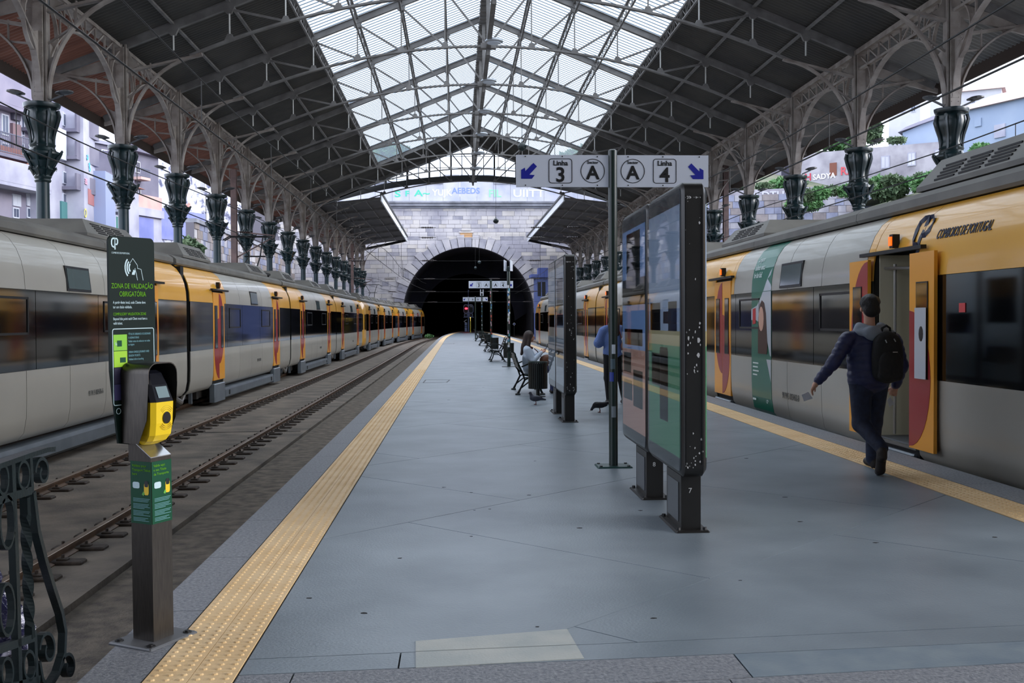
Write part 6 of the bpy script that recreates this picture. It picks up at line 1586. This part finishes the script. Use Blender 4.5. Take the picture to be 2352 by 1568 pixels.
def building_left():
    f=Fac('apartment_block','lilac apartment block with stacked balconies at the far left edge',-70,62,112,70,90,M_l1)
    for y in (150,265,330): 
        for x in (2,38,72): f.win(x,y,x+16,y+44)
    f.balc(-60,206,72,232,M_l1); f.balc(-60,322,44,372 if False else 350,M_l3,'bars'); f.balc(44,330,78,352,M_l3,'bars')
    f.balc(-60,392,76,420,M_l2,True,1.3); f.rect('awning',-60,357,76,361,M_terr,0,.5); f.rect('loggia',-10,366,72,392,M_drk,0,.04); f.win(0,368,14,392,None,mat('frame_brown',(140,90,60),.7)); f.balc(44,268,78,300,M_l3,'bars'); f.rect('shutter',24,240,39,274,mat('shutter_dark',(72,70,84),.8),0,.25); f.rect('shutter',24,288,42,350,mat('shutter_brown',(120,98,104),.8),0,.2)
    for x in (28,60,92): f.win(x,448,x+18,472,M_wf); f.win(x,478,x+14,500)
    f.rect('downpipe',43,250,46,420,M_l2,0,.15)
    f=Fac('apartment_block','white recessed block with blue-grey balconies beside the first column',112,68,197,74,238,M_l2,roof=None)
    for y0 in (262,320,395,445): f.win(143,y0,150,y0+26); f.win(158,y0,167,y0+30); f.rect('round_vent',184,y0,189,y0+8,M_br,0,.04)
    for y0 in (282,345,415): f.balc(142,y0,195,y0+20,M_l3,True,1.0)
    for y0 in (367,436): f.rect('air_conditioner',154,y0,168,y0+12,M_wf,0,.5)
    f.rect('safety_net',138,478,200,510,M_net,0,.12); f.win(158,462,167,498); f.rect('white_wall',118,300,142,360,M_wf,0,.3)
    f.graf('~',165,405,10,(170,90,130)); 
    f=Fac('blank_gable','tall pale blank gable wall with light blue graffiti letters',197,71,223,74,236,M_l2,cat='building',ytop1=262)
    f.graf('G',203,368,11,(70,180,214)); f.graf('O',207,384,9,(70,180,214)); f.graf('O',208,394,9,(70,180,214)); f.graf('ZE',201,424,12,(206,150,170)); f.graf('O',200,500,20,(196,190,110))
    f.rect('red_mural',202,440,217,468,mat('mural_red',(158,104,106),.8),0,.03); f.rect('lean_to',216,405,238,520,mat('lean_blue',(140,150,182),.8),0,.8)
    f=Fac('town_house','white house with an orange tiled roof and blinds behind the notice panel',238,78,322,84,412,M_l2,roof=M_terr)
    for x in (246,263): f.win(x,438,x+10,470,M_wf); f.win(x,496,x+12,532,mat('pane_green',(60,120,110),.4))
    f.rect('cornice',238,412,300,420,M_l3,0,.3); f.balc(257,462,272,486,M_wf,'bars',.5)
    f=Fac('town_house','dark blue wall under an orange roof, high between the first two columns',222,92,262,95,366,M_drk,roof=M_terr)
    f=Fac('hill_house','grey house with a shallow roof high behind the first column',222,104,330,110,330,M_l3,roof=M_l3); f.win(232,345,246,360)
    f=Fac('garage_house','grey rendered house with a balcony above a dark garage door',300,86,368,90,345,M_l3)
    f.win(310,372,320,396,M_drk); f.balc(302,392,324,412,M_l5,'bars',.9); f.win(311,432,322,456,M_drk); f.rect('pink_wall',300,455,366,486,M_l5,0,.25); f.rect('ledge',298,485,368,492,M_l2,0,.4); f.rect('white_base',300,492,368,560,M_l2,0,.12); f.rect('garage_door',306,503,348,548,M_l6,.1,.2); f.rect('eaves',298,333,368,347,M_l3,0,.6); f.graf('xAN',353,515,6,(60,60,80))
    f.rect('satellite_mast',302,450,305,470,M_wf,0,.3)
    f=Fac('tiled_house','white tiled facade with peeling dark patches between the columns',335,93,455,100,350,M_l4,ytop1=385)
    f.rect('plain_strip',362,435,394,500,M_wf,0,.06); f.rect('blue_wall',364,492,470,548,M_l6,0,.1); f.rect('ochre_patch',363,354,377,357,mat('ochre_patch',(206,160,80),.8),0,.04)
    f.graf('NSI',371,534,24,(190,40,48)); f.graf('AoKa',425,520,16,(60,140,220)); f.graf('BoB',420,475,12,(220,150,140))
    f=Fac('upper_house','weathered white house high behind the third and fourth columns',420,112,560,118,395,M_l4,roof=M_l3)
    for x in (440,462,500): f.win(x,420,x+9,440)
building_left()
# raking wall with ivy below the tiled house
# ---------------------------------------------------------------- leaves
def bush(name,label,c,r,n,m_,seed,cat='bush',leaf=.28,trunk=None):
    rn=np.random.default_rng(seed); t=thing(name,label,cat,(c[0],c[1],c[2]-r[2])); vs=[]; fs=[]
    for i in range(n):
        d=rn.normal(size=3); d/=np.linalg.norm(d); k=rn.uniform(.72,1.0)+.08*math.sin(d[0]*5+seed)+.08*math.sin(d[2]*7)
        p=np.array(c)+d*np.array(r)*k; a=rn.normal(size=3); a/=np.linalg.norm(a); b=np.cross(a,rn.normal(size=3)); b/=np.linalg.norm(b)+1e-6; L=leaf*rn.uniform(.6,1.3)
        o=len(vs); vs+=[p-a*L,p+b*L*.45,p+a*L,p-b*L*.45]; fs.append((o,o+1,o+2,o+3))
    core=MB().sphere(c,1.,8,1,(r[0]*.78,r[1]*.78,r[2]*.78))
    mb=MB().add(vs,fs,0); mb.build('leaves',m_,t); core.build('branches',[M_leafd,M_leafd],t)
    return t
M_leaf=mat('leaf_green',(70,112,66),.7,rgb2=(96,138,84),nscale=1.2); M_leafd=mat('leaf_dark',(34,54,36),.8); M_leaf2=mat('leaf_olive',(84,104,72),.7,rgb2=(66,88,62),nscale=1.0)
def B(px,py,zc_,rpx,rpy,n,m_,lab,name='bush',seed=1,leaf=.28):
    c=P(px,py,zc_); k=zc_/F; return bush(name,lab,tuple(c),(rpx*k,rpx*k*.8,rpy*k),n,m_,seed,'tree' if name=='tree' else 'bush',leaf)
B(430,575,74,36,28,700,M_leaf2,'ivy bush below the blue graffiti wall on the left',seed=2)
B(375,592,72,30,18,400,M_leaf2,'low bush behind the left train beside the notice panel',seed=3)
B(1240,428,140,60,10,700,M_leaf,'bush growing behind the portal parapet, right of the centre',seed=4,leaf=.5)
B(1000,428,140,50,9,500,M_leaf,'bush growing behind the portal parapet, left of the centre',seed=5,leaf=.5)
B(900,360,185,60,28,700,M_leaf,'tree on the hill seen through the far left skylight','tree',6,.8); B(1330,362,185,40,22,600,M_leaf,'tree on the hill seen through the far right skylight','tree',7,.8)
B(985,772,96,10,4,260,M_leaf,'tuft of green weeds by the track near the tunnel','weed_tuft',8,.12)
# ================================================================ town outside: right bank
M_r1=mat('ruin_render',(172,168,176),.85,rgb2=(126,122,132),nscale=.5,detail=8); M_r2=mat('house_paleblue',(150,164,186),.8,rgb2=(134,150,176),nscale=.3); M_r3=mat('house_pale',(196,196,202),.85,rgb2=(178,178,188),nscale=.4); M_rt=mat('roof_tiles_pale',(186,156,150),.85,rgb2=(166,150,152),nscale=1.5); M_hill=mat('hill_grass',(74,92,66),.9,rgb2=(118,116,100),nscale=.5,bump=.5,bscale=2); M_bt=mat('brown_door',(120,74,60),.8)
hb=struct('floor_bank')
def hz(x,y): return (11.0 if y<92 else 11.0+(min(y,122)-92)*.36)+.5*math.sin(x*.4)*math.cos(y*.3)
gx=[34+ (x_*4.) for x_ in range(28)]; gy=[40+y_*4. for y_ in range(42)]
hm_=MB(); nx=len(gx)
hm_.add([(gx[i]-(12. if gy[j]>92 else 0.)*(1 if i<2 else 0),gy[j],hz(gx[i],gy[j])) for j in range(len(gy)) for i in range(nx)],[(j*nx+i,j*nx+i+1,(j+1)*nx+i+1,(j+1)*nx+i) for j in range(len(gy)-1) for i in range(nx-1)]); hm_.build('bank_slope',M_hill,hb,True)
MB().add([(31,40,-.6)]+[(31,200,-.6),(34,200,hz(34,200)),(34,92,hz(34,92)),(34,40,hz(34,40)),(31,92,-.6)],[(0,5,3,4),(5,1,2,3)]).build('bank_face',M_hill,hb)
lbk=struct('floor_left_bank'); MB().box(-34,-20.2,66,79,-.6,5.4).build('bank',M_hill,lbk)
tb=struct('floor_portal_hill'); MB().add([(-40,129,11.2),(45,129,11.2),(45,260,11.2),(-40,260,11.2),(-40,129.2,16.4),(45,129.2,16.4),(45,260,30),(-40,260,30)],[(4,5,6,7),(0,1,5,4),(1,2,6,5),(3,0,4,7),(2,3,7,6),(3,2,1,0)]).build('hill_top',M_hill,tb)
a_=P(1625,735,92); b_=P(2010,735,89)
blockwall('wall_right',(a_.x,a_.y),(b_.x,b_.y),-.6,12.4,.6,1.0,240,[M_rs3,M_rs1,M_stoneD],M_mort,21,cap=False)
wp=Fac('graffiti_parapet','low grey parapet wall with faded white graffiti behind the right train',1640,93,1905,91,441,M_r1,depth=.8,bottom=12.4,cat='wall',ytop1=428)
wp.graf('BEDTHE   AUS:',1722,456,15,(196,196,214),1.15)
f=Fac('derelict_house','long derelict house with blocked windows and graffiti on the right bank',1762,110,2175,98,362,M_r1,roof=None,bottom=9.,depth=5,ytop1=325)
for x0,y0,x1,y1 in ((2024,357,2044,388),(2085,349,2104,382),(2147,342,2166,374)): f.win(x0,y0,x1,y1,M_r3,M_l2)
f.rect('door',1906,373,1922,404,M_bt,0,.06); f.rect('window_gap',1795,380,1812,412,M_drk,0,.04)
f.graf('SADYA',1867,413,12,(220,216,226)); f.graf('H',1848,415,16,(190,60,80)); f.graf('RZ',1930,402,18,(200,80,90))
f=Fac('corrugated_house','pale blue metal-clad house with a wavy tiled roof behind the nearest right column',2195,84,2420,76,262,M_r2,roof=M_rt,bottom=6,depth=8)
f.rect('shutter',2285,283,2310,318,M_l2,0,.1); f.rect('shutter',2240,270,2255,292,M_r2,0,.1)
f=Fac('hill_house','pale stucco house with white windows between the nearest right columns',2040,116,2112,114,230,M_r3,roof=M_rt,bottom=10)
for x in (2066,2092): f.win(x,238,x+12,258)
f=Fac('hill_house','tall pale house with a tile roof left of the nearest right column',2114,124,2165,122,180,M_r3,roof=M_rt,bottom=10); f.win(2120,190,2132,206)
f=Fac('hill_house','cream house high on the hill right of the nearest column',2205,122,2298,120,214,M_r3,roof=M_rt,bottom=12); f.win(2232,222,2240,238)
f=Fac('hill_house','low pale house with tiled roof at the far right of the hill',2302,120,2420,118,232,M_r3,roof=M_rt,bottom=12); f.win(2330,238,2345,246)
f=Fac('hill_house','lean-to house with a sloping roof above the derelict house',2072,106,2165,104,306,M_r2,roof=M_l3,bottom=12,ytop1=268)
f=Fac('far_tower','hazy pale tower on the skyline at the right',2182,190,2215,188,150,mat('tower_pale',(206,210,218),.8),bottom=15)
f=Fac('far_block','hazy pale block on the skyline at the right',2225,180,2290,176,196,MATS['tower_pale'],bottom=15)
for (px,py,zc_,rx,ry,lab,sd) in ((1930,318,120,45,28,'round green tree above the derelict house on the right',11),(2005,300,112,22,30,'green tree between the nearest right columns',12),(1800,425,100,30,14,'bush in front of the derelict house at its left end',13),(2040,440,80,45,16,'bush on the bank behind the near right train roof',14),(2130,425,78,40,20,'dark bush on the bank left of the nearest right column',15),(2330,365,66,60,22,'bright hedge on the bank at the right edge',16),(2255,345,74,22,14,'small dark bush beside the pale blue house',17),(1660,392,104,20,18,'small tree behind the direction sign on the right',18),(1850,470,86,40,12,'bush growing on the stone wall behind the right train',19)):
    B(px,py,zc_,rx,ry,1100 if rx>35 else 500,M_leaf if sd%2 else M_leaf2,lab,'tree' if sd in (11,12,18) else 'bush',sd,.3 if zc_<90 else .45)

rn=random.Random(31)
for i in range(16):
    px=1850+i*33; py=455-(px-1850)*.19+rn.uniform(-6,8); zc_=66+rn.uniform(0,16)
    X_=(px-1050)*zc_/F
    B(px,py,zc_,rn.uniform(18,30),rn.uniform(8,15),420,M_leaf if i%2 else M_leaf2,'low shrub on the right bank above the train roof, %s from the tunnel side'%ORD[i],'shrub',40+i,.24)
for i,(px,py) in enumerate(((1690,432),(1755,428),(1830,424),(1965,338),(2060,322))):
    B(px,py,104 if py<400 else 93.5,22,6,260,M_leaf2,'tuft of ivy on top of the right bank walls, %s from the tunnel side'%ORD[i],'ivy_tuft',70+i,.3)
